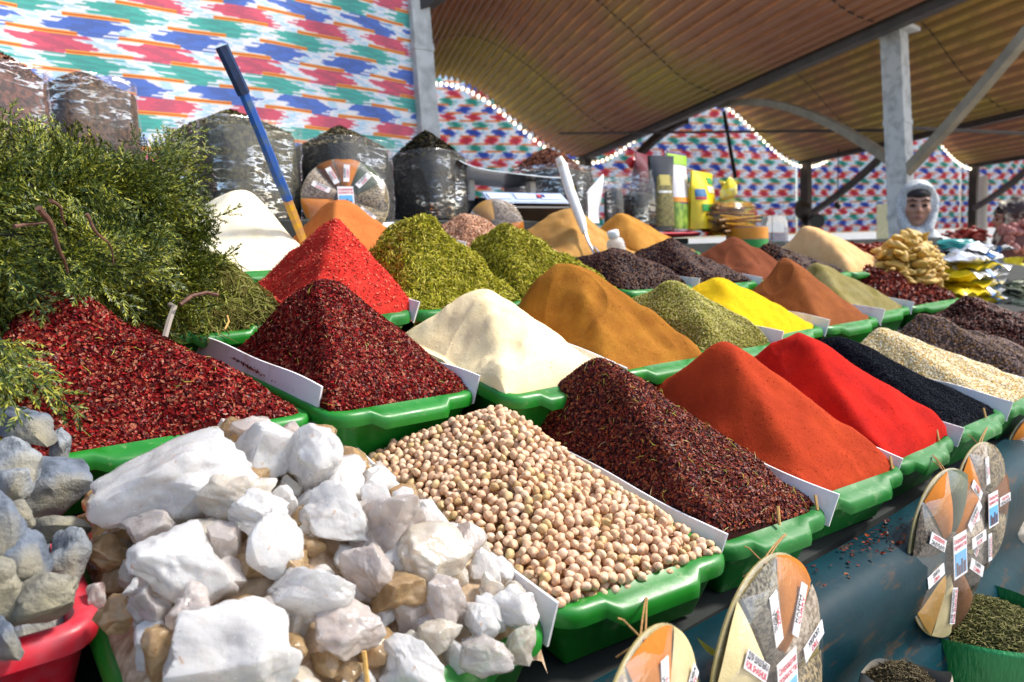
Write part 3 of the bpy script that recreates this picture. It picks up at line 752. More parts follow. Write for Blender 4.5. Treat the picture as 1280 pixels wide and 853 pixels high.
h = Heap(1, 2.87, 3.325, .012, .54, 3.02, .44, .155, k=.08, rough=.008, seed=17)
heap(h, 'spice_heap', 'long heap of coarse grey brown seeds beside the sesame', 'spice heap', [powder('grey_bed', (.08, .055, .05), bump=.5), gry], [(seeds, 9000, (.0062, .004))], 18, 'heaps of spice')
card(1, 3.34, -.012, .40, 'white card between the grey brown seeds and the dried berries')
row_tray(1, 3.355, 4.15, .60, 'the dark dried berries')
bry = bits('dried_berry', [(.05, .018, .014), (.09, .03, .02), (.03, .012, .012), (.14, .05, .035)], .35, .5)
h = Heap(1, 3.345, 4.14, .012, .66, 3.6, .50, .170, k=.09, rough=.010, seed=18)
heap(h, 'spice_heap', 'broad heap of dark brown dried berries in front of the stacked packets', 'spice heap', [base_dk, bry], [(seeds, 6000, (.012, .007))], 19, 'heaps of spice')

# third row ----------------------------------------------------------
tray(31, -.16, .40, 0.0, .44, 'rounded green plastic bin holding the juniper branches', depth=.10, name='plastic_bin')
tray(31, .415, .70, 0.0, .38, 'rounded green plastic bin holding the dried herb stems', depth=.10, name='plastic_bin')
row_tray(3, .715, .985, .38, 'the salmon red ground pepper', mat_=PG, depth=.09)
pepr = powder('ground_red_pepper', (.60, .045, .03), (.42, .018, .012), grain=350, bump=.9)
h = Heap(3, .70, 1.01, .012, .40, .885, .215, .240, k=.05, rough=.006, seed=21)
heap(h, 'spice_heap', 'salmon red heap of ground pepper behind the pepper flakes', 'spice heap', [pepr, bits('pepper_grit', [(.55, .04, .03), (.38, .012, .01), (.70, .14, .08)], .6)], [(chips, 4500, (.0032, .0024))], 22, 'heaps of spice')
card(3, .992, -.01, .2, 'white card between the salmon red pepper and the green herb')
row_tray(3, 1.005, 1.37, .38, 'the taller heap of green herb', mat_=PG, depth=.09)
hrb = bits('green_herb_leaf', [(.32, .31, .02), (.46, .43, .05), (.18, .18, .012), (.56, .50, .11), (.36, .30, .03), (.11, .11, .01)], .75, .2)
hbed = powder('herb_bed', (.13, .12, .015), bump=.6)
h = Heap(3, .99, 1.375, .01, .42, 1.14, .22, .265, k=.10, rough=.013, seed=23, base=20)
heap(h, 'spice_heap', 'taller olive green heap of curly dried herb', 'spice heap', [hbed, hrb], [(needles, 15000, (.0095, .0017, dict(tilt=.5, lift=.005)))], 24, 'heaps of spice')
row_tray(3, 1.385, 1.80, .38, 'the lower heap of green herb', depth=.09)
h = Heap(3, 1.375, 1.80, .01, .40, 1.50, .20, .21, k=.09, rough=.009, seed=25, base=20)
heap(h, 'spice_heap', 'lower yellow green heap of dried herb behind the cumin', 'spice heap', [hbed, hrb], [(needles, 13000, (.0085, .0016, dict(tilt=.4, lift=.004)))], 26, 'heaps of spice')
row_tray(3, 1.815, 2.18, .38, 'the smaller heap of black barberries', depth=.09)
blk = bits('black_barberry', [(.030, .010, .012), (.016, .007, .010), (.06, .018, .012), (.022, .008, .010), (.12, .05, .02)], .35, .5)
h = Heap(3, 1.81, 2.175, .01, .38, 1.95, .20, .125, k=.09, rough=.006, seed=27)
heap(h, 'spice_heap', 'smaller heap of blackish barberries by the small white bottle', 'spice heap', [base_dk, blk], [(seeds, 6000, (.0075, .004))], 28, 'heaps of spice')
card(3, 2.185, -.01, .14, 'white card between the two heaps of black barberries')
row_tray(3, 2.195, 2.60, .38, 'the larger heap of black barberries', depth=.09)
h = Heap(3, 2.19, 2.595, .01, .40, 2.36, .25, .150, k=.09, rough=.007, seed=29)
heap(h, 'spice_heap', 'larger heap of blackish barberries below the tea packets', 'spice heap', [base_dk, blk], [(seeds, 6500, (.0085, .0045))], 30, 'heaps of spice')
card(3, 2.605, -.01, .14, 'white card between the black barberries and the small brown heap')
row_tray(3, 2.62, 2.98, .38, 'the small red brown heap', depth=.09)
h = Heap(3, 2.61, 2.975, .01, .38, 2.80, .24, .160, k=.07, rough=.004, seed=31, scoops=((2.72, .15, .07, .015),))
heap(h, 'spice_heap', 'small red brown powder heap with a hollow near its top', 'spice heap', [powder('red_brown_powder', (.20, .055, .022), bump=.4)], (), 32, 'heaps of spice')
row_tray(3, 2.995, 3.40, .38, 'the dark berries behind the cinnamon heap', depth=.09)
h = Heap(3, 2.99, 3.39, .01, .38, 3.1, .25, .110, k=.08, rough=.006, seed=33)
heap(h, 'spice_heap', 'dark berry heap between the red brown and the peach heaps', 'spice heap', [base_dk, blk], [(seeds, 3000, (.009, .006))], 34, 'heaps of spice')
row_tray(3, 3.41, 4.0, .42, 'the peach coloured heap', depth=.09)
h = Heap(3, 3.40, 4.0, .01, .44, 3.50, .30, .215, k=.10, rough=.0045, seed=35)
heap(h, 'spice_heap', 'smooth peach coloured powder heap in front of the far cloth', 'spice heap', [powder('peach_powder', (.72, .47, .24), (.62, .36, .15), bump=.3)], (), 36, 'heaps of spice')
row_tray(3, 4.02, 4.7, .42, 'the dull red dried peppers by the ginger', depth=.09)
h = Heap(3, 4.0, 4.7, .01, .44, 4.3, .25, .10, k=.10, rough=.010, seed=37)
heap(h, 'spice_heap', 'dull red heap of dried peppers behind the ginger', 'spice heap', [base_red, bits('dull_pepper', [(.30, .04, .02), (.18, .02, .012), (.40, .09, .05)], .4)], [(chips, 2500, (.02, .012))], 38, 'heaps of spice')

# fourth row ---------------------------------------------------------
row_tray(4, .50, .98, .42, 'the white powder behind the herb stems', depth=.08)
h = Heap(4, .49, .985, .01, .42, .80, .23, .235, k=.06, rough=.0045, seed=41)
heap(h, 'spice_heap', 'white powder heap with the blue handled scoop in it', 'spice heap', [powder('white_powder', (.82, .77, .62), (.76, .67, .46), bump=.3)], (), 42, 'heaps of spice')
row_tray(4, .995, 1.39, .42, 'the orange brown powder', depth=.08)
h = Heap(4, .99, 1.39, .01, .42, 1.12, .21, .225, k=.06, rough=.0045, seed=43)
heap(h, 'spice_heap', 'orange brown powder heap in front of the propped spice wheel', 'spice heap', [powder('orange_brown', (.52, .18, .045), (.42, .12, .03), bump=.3)], (), 44, 'heaps of spice')
row_tray(4, 1.56, 2.0, .40, 'the pinkish brown seeds', depth=.08)
h = Heap(4, 1.55, 2.0, .01, .42, 1.72, .26, .165, k=.09, rough=.005, seed=45)
heap(h, 'spice_heap', 'pinkish brown seed heap in front of the weighing scale', 'spice heap', [powder('pink_bed', (.30, .14, .08), bump=.4), bits('pinkish_seed', [(.44, .22, .13), (.55, .30, .18), (.30, .13, .07), (.62, .40, .28)], .6)], [(seeds, 5500, (.008, .0038))], 46, 'heaps of spice')
row_tray(4, 2.01, 2.46, .40, 'the tan ground coriander', depth=.08)
h = Heap(4, 2.005, 2.46, .01, .42, 2.25, .25, .19, k=.07, rough=.005, seed=47)
heap(h, 'spice_heap', 'tan grainy heap of ground coriander with the white handled scoop', 'spice heap', [powder('coriander', (.50, .29, .10), (.40, .20, .05), grain=260, bump=.9)], (), 48, 'heaps of spice')
row_tray(4, 2.47, 2.86, .40, 'the ochre powder', depth=.08)
h = Heap(4, 2.465, 2.86, .01, .42, 2.62, .27, .18, k=.08, rough=.0045, seed=49)
heap(h, 'spice_heap', 'smooth ochre powder heap behind the small white bottle', 'spice heap', [powder('ochre', (.50, .25, .05), (.42, .18, .03), bump=.35)], (), 50, 'heaps of spice')
card(4, 1.475, -.02, .36, 'white card standing beside the pinkish brown seeds', hi=.075)
# white paper lying behind the herb heap
g = MB(); X, D = np.meshgrid(np.linspace(1.25, 1.64, 12), np.linspace(-.01, .44, 12), indexing='ij'); sn = SN(8, 8, 2)
P = np.stack([X, ROWS[4][0]+D, ROWS[4][1]+.195*D+.012+.17*D+.006*sn(np.stack([X, D], -1))], -1); g.slab(P, (0, 0, .003))
tag(g.build('paper_sheet', MT['white_sheet']), 'white paper lying on the shelf between the orange heap and the pinkish seeds', 'paper')

# ================================================================== CHICKPEAS
def uvs(nu=12, nv=9):
    V = [(0, 0, 1.0)]
    for i in range(1, nv):
        for j in range(nu): a, b = pi*i/nv, 2*pi*j/nu; V.append((sin(a)*cos(b), sin(a)*sin(b), cos(a)))
    V.append((0, 0, -1.0)); V = np.array(V); F = []
    for j in range(nu): F.append((0, 1+j, 1+(j+1) % nu, 0)); F.append((len(V)-1, 1+(nv-2)*nu+(j+1) % nu, 1+(nv-2)*nu+j, len(V)-1))
    F3 = np.array([f[:3] for f in F]); F4 = np.array([(1+i*nu+j, 1+(i+1)*nu+j, 1+(i+1)*nu+(j+1) % nu, 1+i*nu+(j+1) % nu) for i in range(nv-2) for j in range(nu)])
    return V, F3, F4
def chick_shape(seed):
    V, F3, F4 = uvs(14, 11); sn = SN(seed, 2.6, 3, .5)
    r = 1+.09*sn(V)
    bk = np.clip(V[:, 2]-.72, 0, 1)*1.1; r += bk                       # beak
    groove = np.exp(-(V[:, 1]/.16)**2)*np.clip(V[:, 2]+.3, 0, 1)*.10; r -= groove
    P = V*r[:, None]; P[:, 0] *= .95; P[:, 1] *= 1.03; return P, F3, F4
CR = .0075
shapes = [chick_shape(s_) for s_ in (1, 2, 3, 4)]
def chick_mat(name, src):
    n = N(name)
    f = n.node('ShaderNodeObjectInfo').outputs['Random'] if src == 'obj' else n.island()
    c = n.ramp(f, [(0, (.62, .38, .22)), (.25, (.74, .51, .33)), (.5, (.66, .43, .27)), (.75, (.80, .59, .42)), (.93, (.54, .40, .17)), (1, (.44, .25, .12))])
    c = n.mix(n.ramp(n.noise(260, 4, .6), [(.38, (0, 0, 0)), (.62, (1, 1, 1))]), n.mix(.4, c, (.38, .17, .06)), c)
    n.pbr(c, .5, n.bump(n.noise(330, 4), .5, .0006), Specular_IOR_Level=.35, Subsurface_Weight=.0)
    return n.m
CM1, CM2 = chick_mat('chickpea_skin', 'obj'), chick_mat('chickpea_skin_mass', 'isl')
hc = Heap(1, .645, .995, .004, .50, .82, .36, .095, fill=.004, k=.16, power=.75, rough=.004, seed=60, cap=.6)
class _P: pass
def chick_h(x, d):
    e = np.minimum(np.minimum((x-.640)/.22, (.998-x)/.09), np.minimum((d-.004)/.34, (.60-d)/.13))
    return .006+.100*np.clip(e, 0, 1)**.75*(.66+.34*np.clip(d/.42, 0, 1))+.004*hc.sn(np.stack([x, d, 0*x], -1))
g_ = np.random.default_rng(77)
N_ = 44000; cx = g_.uniform(.662, .988, N_); cdp = g_.uniform(.016, .56, N_); cz_ = chick_h(cx, cdp)
off = np.concatenate([g_.uniform(-.003, .001, N_//2), g_.uniform(-.020, -.008, N_-N_//2)])
cand = np.stack([cx, cdp, cz_+off], -1); keep = []; cell = {}
md = CR*1.78
for i, p in enumerate(cand):
    key = tuple((p//md).astype(int)); ok = True
    for a in (-1, 0, 1):
        for b in (-1, 0, 1):
            for c in (-1, 0, 1):
                for j in cell.get((key[0]+a, key[1]+b, key[2]+c), ()):
                    if ((cand[j]-p)**2).sum() < md*md: ok = False; break
                if not ok: break
            if not ok: break
        if not ok: break
    if ok: cell.setdefault(key, []).append(i); keep.append(i)
keep = np.array(keep); C = cand[keep]; top = keep < N_//2
CP = np.stack([C[:, 0], ROWS[13][0]+C[:, 1]+skew(13, C[:, 0]), ROWS[11][1]+SL*C[:, 1]+C[:, 2]], -1)
order = np.argsort((CP @ fwd)+np.where(top, 0, 5)); CP = CP[order]
CRot = rand_rot(len(CP), g_); Csz = CR*g_.uniform(.92, 1.2, len(CP))
protos = []
for i in range(300):
    k = i % 4
    if i < 4:
        P, F3, F4 = shapes[k]
        o = make_np('chickpea', CP[i]+P*CR, [F3, F4], [CM1], [0, 0], origin=CP[i]); protos.append(o)
    else:
        o = protos[k].copy(); COL.objects.link(o); o.location = W(CP[i].copy())
    o.rotation_euler = Matrix(CRot[i].tolist()).to_euler(); o.scale = (Csz[i]/CR,)*3
    tag(o, 'pale tan dried chickpea on the front of the chickpea pile', 'chickpea', 'chickpeas on the front slope of the pile')
Vs, Fa, Fb = [], [], []; k = 0
for i in range(300, len(CP)):
    P, F3, F4 = shapes[i % 4]; Vs.append(CP[i]+(P @ CRot[i].T)*Csz[i]); Fa.append(F3+k); Fb.append(F4+k); k += len(P)
o = make_np('chickpeas', np.concatenate(Vs), [np.concatenate(Fa), np.concatenate(Fb)], [CM2], [0, 0])
tag(o, 'rest of the pile of pale tan dried chickpeas further back in the tray', 'chickpeas', kind='stuff')
X, D = np.meshgrid(np.linspace(.662, .982, 40), np.linspace(.014, .565, 50), indexing='ij'); H = chick_h(X, D)-.017
g = MB(); g.grid(np.stack([X, ROWS[13][0]+D+skew(13, X), ROWS[11][1]+SL*D+H], -1))
tag(g.build('chickpea_crumbs', powder('chickpea_dust', (.30, .15, .06))), 'brown dust and skins between the chickpeas', 'crumbs', kind='stuff')

# ================================================================== STONES AND SALT
def ico(sub):
    bm = bmesh.new(); bmesh.ops.create_icosphere(bm, subdivisions=sub, radius=1)
    V = np.array([v.co[:] for v in bm.verts]); F = np.array([[v.index for v in f.verts] for f in bm.faces]); bm.free()
    return V/np.linalg.norm(V, axis=1, keepdims=True), F
import bmesh
ICO = {s_: ico(s_) for s_ in (2, 3, 4, 5)}
def rock(seed, nplanes=13, sharp=26, rough=.035, sub=4, conc=.06):
    g = np.random.default_rng(seed); V, F = ICO[sub]
    nn = g.normal(size=(nplanes, 3)); nn /= np.linalg.norm(nn, axis=1, keepdims=True); c = g.uniform(.62, 1.0, nplanes)
    q = (V @ nn.T)/c; r = 1/(np.log(np.exp(sharp*np.clip(q, .02, None)).sum(1))/sharp)
    r = np.clip(r, .4, 1.5)
    sn = SN(seed+1, 2.2, 2, .5); s2 = SN(seed+2, 7, 3, .6)
    r = r*(1+conc*sn(V)+rough*s2(V))
    P = V*r[:, None]; ext = (P.max(0)-P.min(0))/2; ctr = (P.max(0)+P.min(0))/2
    return (P-ctr)/ext, F
def salt_mat(name, c, c2, tr, sss=.55):
    n = N(name); v = n.noise(60, 7, .7)
    col = n.ramp(v, [(.35, c2), (.6, c)])
    col = n.mix(n.ramp(n.noise(160, 3, .6), [(.66, (0, 0, 0)), (.74, (1, 1, 1))]), col, tuple(x*y for x, y in zip(c2, (.9, .62, .42))))
    b = n.pbr(col, n.ramp(n.noise(110, 4), [(.35, (.08,)*3), (.7, (.30,)*3)]), n.bump(n.math('ADD', n.noise(90, 4, .6), n.math('MULTIPLY', n.noise(380, 4), .25)), .6, .002), IOR=1.5, Specular_IOR_Level=.5)
    b.inputs['Subsurface Weight'].default_value = sss; b.inputs['Subsurface Radius'].default_value = (1, .9, .8); b.inputs['Subsurface Scale'].default_value = .010
    b.inputs['Transmission Weight'].default_value = tr
    return n.m
SALT = [salt_mat('clear_white_salt', (.90, .89, .87), (.82, .79, .76), .48), salt_mat('cream_salt', (.86, .80, .70), (.78, .68, .54), .55), salt_mat('amber_salt', (.68, .48, .26), (.50, .31, .14), .6), salt_mat('rosy_salt', (.85, .78, .73), (.76, .66, .60), .6)]
hs = Heap(11, .13, .632, .0, .62, max(.40, .0), .42, .26, fill=-.01, k=.12, power=.8, rough=.008, seed=70, cap=.5)
def hit(h, px, py, lift=0.0):
    r = ray(px, py); y0, z0 = ROWS[h.row]; last = None
    for t in np.arange(.6, 3, .004):
        p = r*t; x, d = p[0], p[1]-y0
        xx, dd = min(max(x, h.x0), h.x1), min(max(d, h.d0), h.d1)
        z = z0+SL*d+float(h.H(np.array([xx]), np.array([dd]))[0])+lift
        if p[2] <= z: return p
    return r*1.5
def put_rock(c, ax3, seed, mat_, name, label, cat, group, frame=None, sub=4, **k):
    P, F = rock(seed, sub=sub, **k); fr = frame if frame is not None else rand_rot(1, np.random.default_rng(seed+5))[0]
    V = np.asarray(c)+(P*np.asarray(ax3)) @ fr.T
    o = make_np(name, V, [F], [mat_], [0], origin=c)
    try: o.data.set_sharp_from_angle(angle=radians(24))
    except Exception: pass
    return tag(o, label, cat, group)
def camframe(ang):
    A = np.stack([RV, UV, -fwd], 1); return A @ ROT('Z', ang)
big = [  # px, py, rx, ry, angle, material, label
 (222, 602, 98, 52, .35, 0, 'largest wedge of cloudy white rock salt, at the back corner of the salt pile'),
 (330, 565, 52, 40, .1, 0, 'broad white salt lump beside the largest wedge, under the red flake tray'),
 (388, 575, 44, 48, -.2, 0, 'white salt lump at the very top of the salt pile'),
 (302, 615, 46, 30, .2, 1, 'smooth yellowish salt lump tucked under the largest wedge'),
 (238, 702, 66, 50, -.15, 0, 'thick rhomboid slab of white salt with a pointed corner'),
 (302, 812, 78, 58, -.2, 0, 'big rounded white salt boulder at the front of the salt pile'),
 (392, 735, 56, 34, .15, 0, 'flat bright white salt slab behind the glassy round lump'),
 (440, 782, 42, 38, .1, 3, 'glassy rounded salt lump with a bluish face in the middle front'),
 (348, 682, 34, 46, .4, 0, 'upright white salt chunk between the slab and the boulder'),
 (425, 640, 48, 36, -.3, 0, 'white salt chunk lying against the card near the top'),
 (492, 655, 44, 38, .3, 3, 'translucent salt chunk lying against the long card'),
 (540, 690, 42, 40, -.7, 1, 'long salt chunk with a yellow end leaning on the card'),
 (462, 712, 32, 38, .5, 3, 'clear salt lump below the card chunks'),
 (500, 742, 40, 26, .1, 2, 'amber salt pieces between the clear lumps'),
 (556, 748, 30, 34, .6, 3, 'milky salt lump with a flat top near the front'),
 (638, 758, 36, 28, -.2, 0, 'white salt block nearest the chickpea card'),
 (602, 776, 24, 24, .0, 0, 'small square white salt block at the front'),
 (552, 792, 28, 22, .3, 1, 'cream salt lump in front of the square block'),
 (522, 828, 50, 30, -.6, 0, 'long white salt lump pointing over the front rim'),
 (650, 803, 24, 22, .3, 1, 'small knobbly salt lump in the front corner of the tray'),
 (608, 818, 34, 24, -.2, 3, 'greyish clear salt lump at the front rim'),
 (212, 806, 30, 34, .5, 2, 'yellow knobbly salt lump beside the big boulder'),
 (150, 765, 24, 24, .2, 2, 'dark amber salt lump by the tray rim'),
 (126, 742, 13, 17, .0, 3, 'small round salt ball at the red tub corner'),
 (246, 762, 30, 36, .2, 3, 'rosy salt chunk below the rhomboid slab'),
 (195, 755, 26, 30, -.2, 3, 'pinkish salt chunk left of the rosy one'),
 (140, 690, 32, 22, -.3, 2, 'brownish salt lump under the largest wedge'),
 (190, 660, 34, 24, .1, 3, 'dusty rosy salt lump between wedge and slab'),
 (330, 640, 36, 30, -.2, 0, 'frosted white salt chunk in the middle of the pile')]
for i, (px, py, rx, ry, an, mi, lab) in enumerate(big):
    p = hit(hs, px, py, .012)
    if p[1] > 1.16: p = at_Y(px, py, 1.16)
    d = p @ fwd; k = d/FPX*1.02
    c = p+fwd*(-.010)
    put_rock(c, (rx*k, ry*k, min(rx, ry)*k*.95), 200+i, SALT[mi], 'salt_crystal', lab, 'rock salt', 'lumps of rock salt in the tray', camframe(an), 5, nplanes=20, sharp=70, rough=.028, conc=.10)
g_ = np.random.default_rng(5); pts = []
tries = 0
while len(pts) < 200 and tries < 30000:
    tries += 1; x, d = g_.uniform(.165, .615), g_.uniform(.02, .58); r = g_.uniform(.015, .032)
    z = float(hs.H(np.array([x]), np.array([d]))[0])-.012
    p = np.array([x, ROWS[11][0]+d, ROWS[11][1]+SL*d+z])
    if all(((p-q)**2).sum() > (.72*(r+s_))**2 for q, s_ in pts): pts.append((p, r))
for i, (p, r) in enumerate(pts):
    low = p[0] < .30+.10*g_.random()
    mi = int(g_.choice([0, 1, 2, 3], p=[.12, .2, .45, .23] if low else [.5, .2, .08, .22]))
    lab = ('small brownish salt lump low in the salt tray', 'small pale salt lump among the bigger lumps')[0 if mi == 2 else 1]
    put_rock(p, r*g_.uniform(.75, 1.2, 3), 400+i, SALT[mi], 'salt_crystal', lab, 'rock salt', 'small lumps of rock salt', None, 3, nplanes=14, sharp=60, rough=.03)
V, F = hs.surf(50, 50); V[:, 2] -= .03
tag(make_np('salt_crumbs', V, [F], [simple('salt_grit', (.55, .42, .28), .8, c2=(.22, .12, .05), vs_=70, bump=.8, bs=150)], [0]), 'brown grit and broken salt under the lumps', 'salt crumbs', kind='stuff')

# red tub of grey stones
ROWS[0] = (.62, -.455)
rt_c = at_Z(118, 768, -.40)
ROWS[0] = (rt_c[1], rt_c[2])
tray(0, rt_c[0]-.52, rt_c[0], -.02, .40, 'red plastic tub filled with grey stones', MT['red_plastic'], depth=.15, group=None, name='plastic_tub')
def stone_mat(name, c, c2):
    n = N(name); col = n.ramp(n.noise(28, 7, .68), [(.33, c2), (.52, c), (.75, tuple(min(1, x*1.35) for x in c))])
    col = n.mix(n.ramp(n.noise(9, 4), [(.52, (0, 0, 0)), (.68, (1, 1, 1))]), col, (.30, .26, .16))
    n.pbr(col, .85, n.bump(n.math('ADD', n.noise(60, 7, .7), n.math('MULTIPLY', n.noise(300, 4), .4)), 1.0, .003), Specular_IOR_Level=.25); return n.m
STN = [stone_mat('blue_grey_stone', (.13, .155, .195), (.03, .04, .055)), stone_mat('pale_grey_stone', (.23, .25, .27), (.06, .07, .08)), stone_mat('brown_grey_stone', (.22, .21, .17), (.06, .057, .047))]
stones = [(33, 533, 40, 27, .1, 1.28, 0, 'topmost grey stone of the stone pile, rounded and pitted'), (66, 610, 46, 46, .3, 1.20, 0, 'blue grey stone with a sharp corner beside the salt wedge'), (14, 585, 42, 40, -.2, 1.16, 1, 'pale stone under the topmost stone'),
 (6, 612, 32, 28, 0, 1.08, 1, 'whitish stone at the picture edge in the stone pile'), (14, 648, 24, 20, .3, 1.05, 2, 'small brownish grey stone in the middle of the stones'), (66, 662, 46, 20, -.1, 1.12, 2, 'flat banded stone lying crosswise'),
 (22, 702, 38, 40, .5, 1.0, 0, 'large smooth blue grey stone low in the tub'), (80, 698, 28, 42, -.3, 1.06, 1, 'chalky upright stone against the red rim'), (48, 748, 48, 34, .25, .97, 2, 'brown veined stone at the front of the tub'),
 (4, 800, 24, 30, .2, .95, 0, 'dark grey stone in the front of the tub'), (-20, 660, 40, 60, .2, 1.0, 0, 'grey stone mostly cut by the picture edge'), (74, 560, 14, 26, .1, 1.26, 1, 'small pale stone wedged beside the topmost stone'), (-15, 740, 40, 50, .2, .98, 2, 'brown grey stone low at the picture edge')]
for i, (px, py, rx, ry, an, Y, mi, lab) in enumerate(stones):
    p = at_Y(px, py, Y); k = (p @ fwd)/FPX
    put_rock(p, (rx*k, ry*k, .9*min(rx, ry)*k), 700+i, STN[mi], 'grey_stone', lab, 'stone', 'grey stones in the red tub', camframe(an), 4, nplanes=14, sharp=16, rough=.03, conc=.08)
for i in range(16):      # stones underneath that fill the tub
    x, d = rt_c[0]-.05-.42*g_.random(), .05+.22*g_.random()
    put_rock(T(0, x, d, -.06+.05*g_.random()), .05*g_.uniform(.8, 1.3, 3), 760+i, STN[i % 3], 'grey_stone', 'smaller grey stone underneath in the red tub', 'stone', 'small stones at the bottom of the red tub', None, 3, nplanes=12, sharp=16)

# ================================================================== JUNIPER AND HERB STEMS
def spray(seed):
    g = np.random.default_rng(seed); Q = []
    def leaf(p, d, up, l, w):
        b = np.cross(d, up); b /= np.linalg.norm(b)+1e-9; Q.append([p, p+d*l*.45+b*w, p+d*l, p+d*l*.45-b*w])
    def nrm(v): return v/np.linalg.norm(v)
    ax = np.array([1.0, 0, 0]); up = np.array([0, 0, 1.0]); p = np.zeros(3); d = ax.copy()
    n1 = 11
    for i in range(n1):
        leaf(p, d, up, .13, .014); leaf(p, d, np.cross(d, up), .13, .014)
        s_ = 1 if i % 2 else -1
        L2 = .42*(1-i/n1)**.7*g.uniform(.7, 1.1)+.10; m = max(4, int(L2/.042))
        q = p.copy(); e = nrm(d*cos(.75)+np.array([0, s_, 0])*sin(.75)+up*g.normal()*.22)
        for j in range(m):
            leaf(q, e, up+g.normal(size=3)*.25, .062, .011)
            for t_ in (1, -1):
                f = nrm(e*.75+np.cross(up, e)*t_*.55+up*g.normal()*.30); leaf(q, f, up+g.normal(size=3)*.5, .070*(1-.5*j/m)+.015, .0095)
            q = q+e*.042; e = nrm(e+d*.09+up*g.normal()*.06)
        p = p+d*.095; d = nrm(d+np.array([0, g.normal()*.07, g.normal()*.07-.02]))
    return np.array(Q).reshape(-1, 3)
SPR = [spray(i) for i in range(5)]
def jun_mat():
    n = N('juniper_scale_leaves')
    c = n.ramp(n.island(), [(0, (.010, .020, .002)), (.3, (.040, .058, .003)), (.6, (.12, .145, .006)), (.85, (.26, .27, .016)), (1, (.44, .40, .05))])
    c = n.mix(n.ramp(n.noise(14, 3), [(.35, (0, 0, 0)), (.65, (1, 1, 1))]), n.mix(.5, c, (.02, .06, .018)), c)
    b = n.pbr(c, .5, None, Specular_IOR_Level=.35); return n.m
JB = [(85, 250, 74, 1.85), (15, 236, 62, 1.75), (150, 245, 58, 1.8), (178, 310, 60, 1.72), (95, 325, 70, 1.64), (15, 315, 66, 1.62), (198, 260, 40, 1.8), (190, 212, 28, 1.85), (130, 362, 50, 1.68), (-50, 280, 70, 1.75), (205, 350, 30, 1.68), (-8, 425, 26, 1.36)]
jt = thing('juniper_bundle', 'big tangled bundle of green juniper branches in the rounded bin', 'juniper', at_Y(95, 405, 1.75))
g_ = np.random.default_rng(9); B = []
for px, py, r, Y in JB: p = at_Y(px, py+10, Y); B.append((p, .84*r*(p @ fwd)/FPX))
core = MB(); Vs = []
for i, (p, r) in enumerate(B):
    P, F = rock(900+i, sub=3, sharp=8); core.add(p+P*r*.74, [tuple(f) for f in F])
core.build('shade_core', simple('shaded_juniper_mat', (.008, .014, .004), .95, var=.5, vs_=60, bump=1, bs=120), jt)  # near-black core, its colour stands in for shade between the sprays
clumps = g_.normal(size=(260, 3)); clumps[:, 2] -= .7; clumps /= np.linalg.norm(clumps, axis=1, keepdims=True)
for i in range(2000):
    w = np.array([r**2 for _, r in B]); b = g_.choice(len(B), p=w/w.sum()); c, r = B[b]
    n_ = g_.normal(size=3); n_[1] -= .5; n_[0] -= .1; n_ /= np.linalg.norm(n_)
    p = c+n_*r*g_.uniform(.62, .93)
    if any(np.linalg.norm(p-c2) < r2*.55 for j, (c2, r2) in enumerate(B) if j != b): continue
    ci = int(abs(sin(round(p[0]/.05)*12.9+round(p[1]/.05)*78.2+round(p[2]/.05)*37.7))*259); dn = clumps[ci]+g_.normal(size=3)*.35; dn = dn-n_*np.dot(dn, n_)*.8+n_*.12; dn /= np.linalg.norm(dn); up = n_+g_.normal(size=3)*.4; up -= dn*np.dot(up, dn); up /= np.linalg.norm(up)
    Mx = np.stack([dn, np.cross(up, dn), up], 1); sc = g_.uniform(.11, .17)
    Vs.append(p+(SPR[i % 5]*sc) @ Mx.T)
V = np.concatenate(Vs); make_np('foliage', V, [np.arange(len(V)).reshape(-1, 4)], [jun_mat()], [0], parent=jt, smooth=(False,))
def twig(pts, r, par, name='twig'):
    g = MB(); pts = np.array(pts); t = np.linspace(0, 1, len(pts)); tt = np.linspace(0, 1, len(pts)*5); P = np.stack([np.interp(tt, t, pts[:, i]) for i in range(3)], 1)
    P = P+.0025*SN(int(abs(pts[0][0])*999), 60, 2)(P)[:, None]
    g.tube(P, np.linspace(r, r*.4, len(P)), 7); return g.build(name, MT['wood_dark'], par)
TY = 1.42
for pl, r in (([(50, 258), (62, 283), (72, 305), (80, 325), (84, 342)], .0055), ([(22, 279), (40, 276), (58, 277)], .0035), ([(108, 268), (125, 290), (137, 302), (143, 330)], .003), ([(66, 248), (76, 262), (80, 285)], .0035)):
    twig([at_Y(x, y, TY+.02*i) for i, (x, y) in enumerate(pl)], r, jt)
stem = bits('dried_herb_stem', [(.11, .12, .02), (.17, .18, .03), (.07, .07, .015), (.24, .24, .06), (.13, .10, .03), (.28, .27, .08)], .6, .3)
h = Heap(31, .40, .71, -.01, .40, .56, .20, .175, k=.16, power=.7, rough=.012, seed=81, cap=.8)
o = heap(h, 'herb_stem_heap', 'domed heap of tangled dark green dried herb stems', 'herb heap', [powder('stem_bed', (.05, .05, .012)), stem, stem], [(needles, 8000, (.026, .0014, dict(tilt=.25, lift=.006))), (needles, 900, (.045, .0016, dict(tilt=.3, lift=.010)))], 82)
g = MB()
def px_tube(pl, r, name, mat_, label, cat, Y=None, par=None, n=6, group=None):
    pts = np.array([at_Y(x, y, (q[0] if q else Y)) for x, y, *q in pl]); g = MB(); g.tube(pts, r, n); o = g.build(name, mat_, par)
    if par is None: tag(o, label, cat, group)
    return o
px_tube([(206, 422, 1.50), (212, 400, 1.52), (218, 384, 1.55), (212, 381, 1.56)], .006, 'broken_twig', simple('grey_bark', (.28, .24, .20), .8), 'short grey forked twig stuck between the bin and the pepper flakes', 'twig')
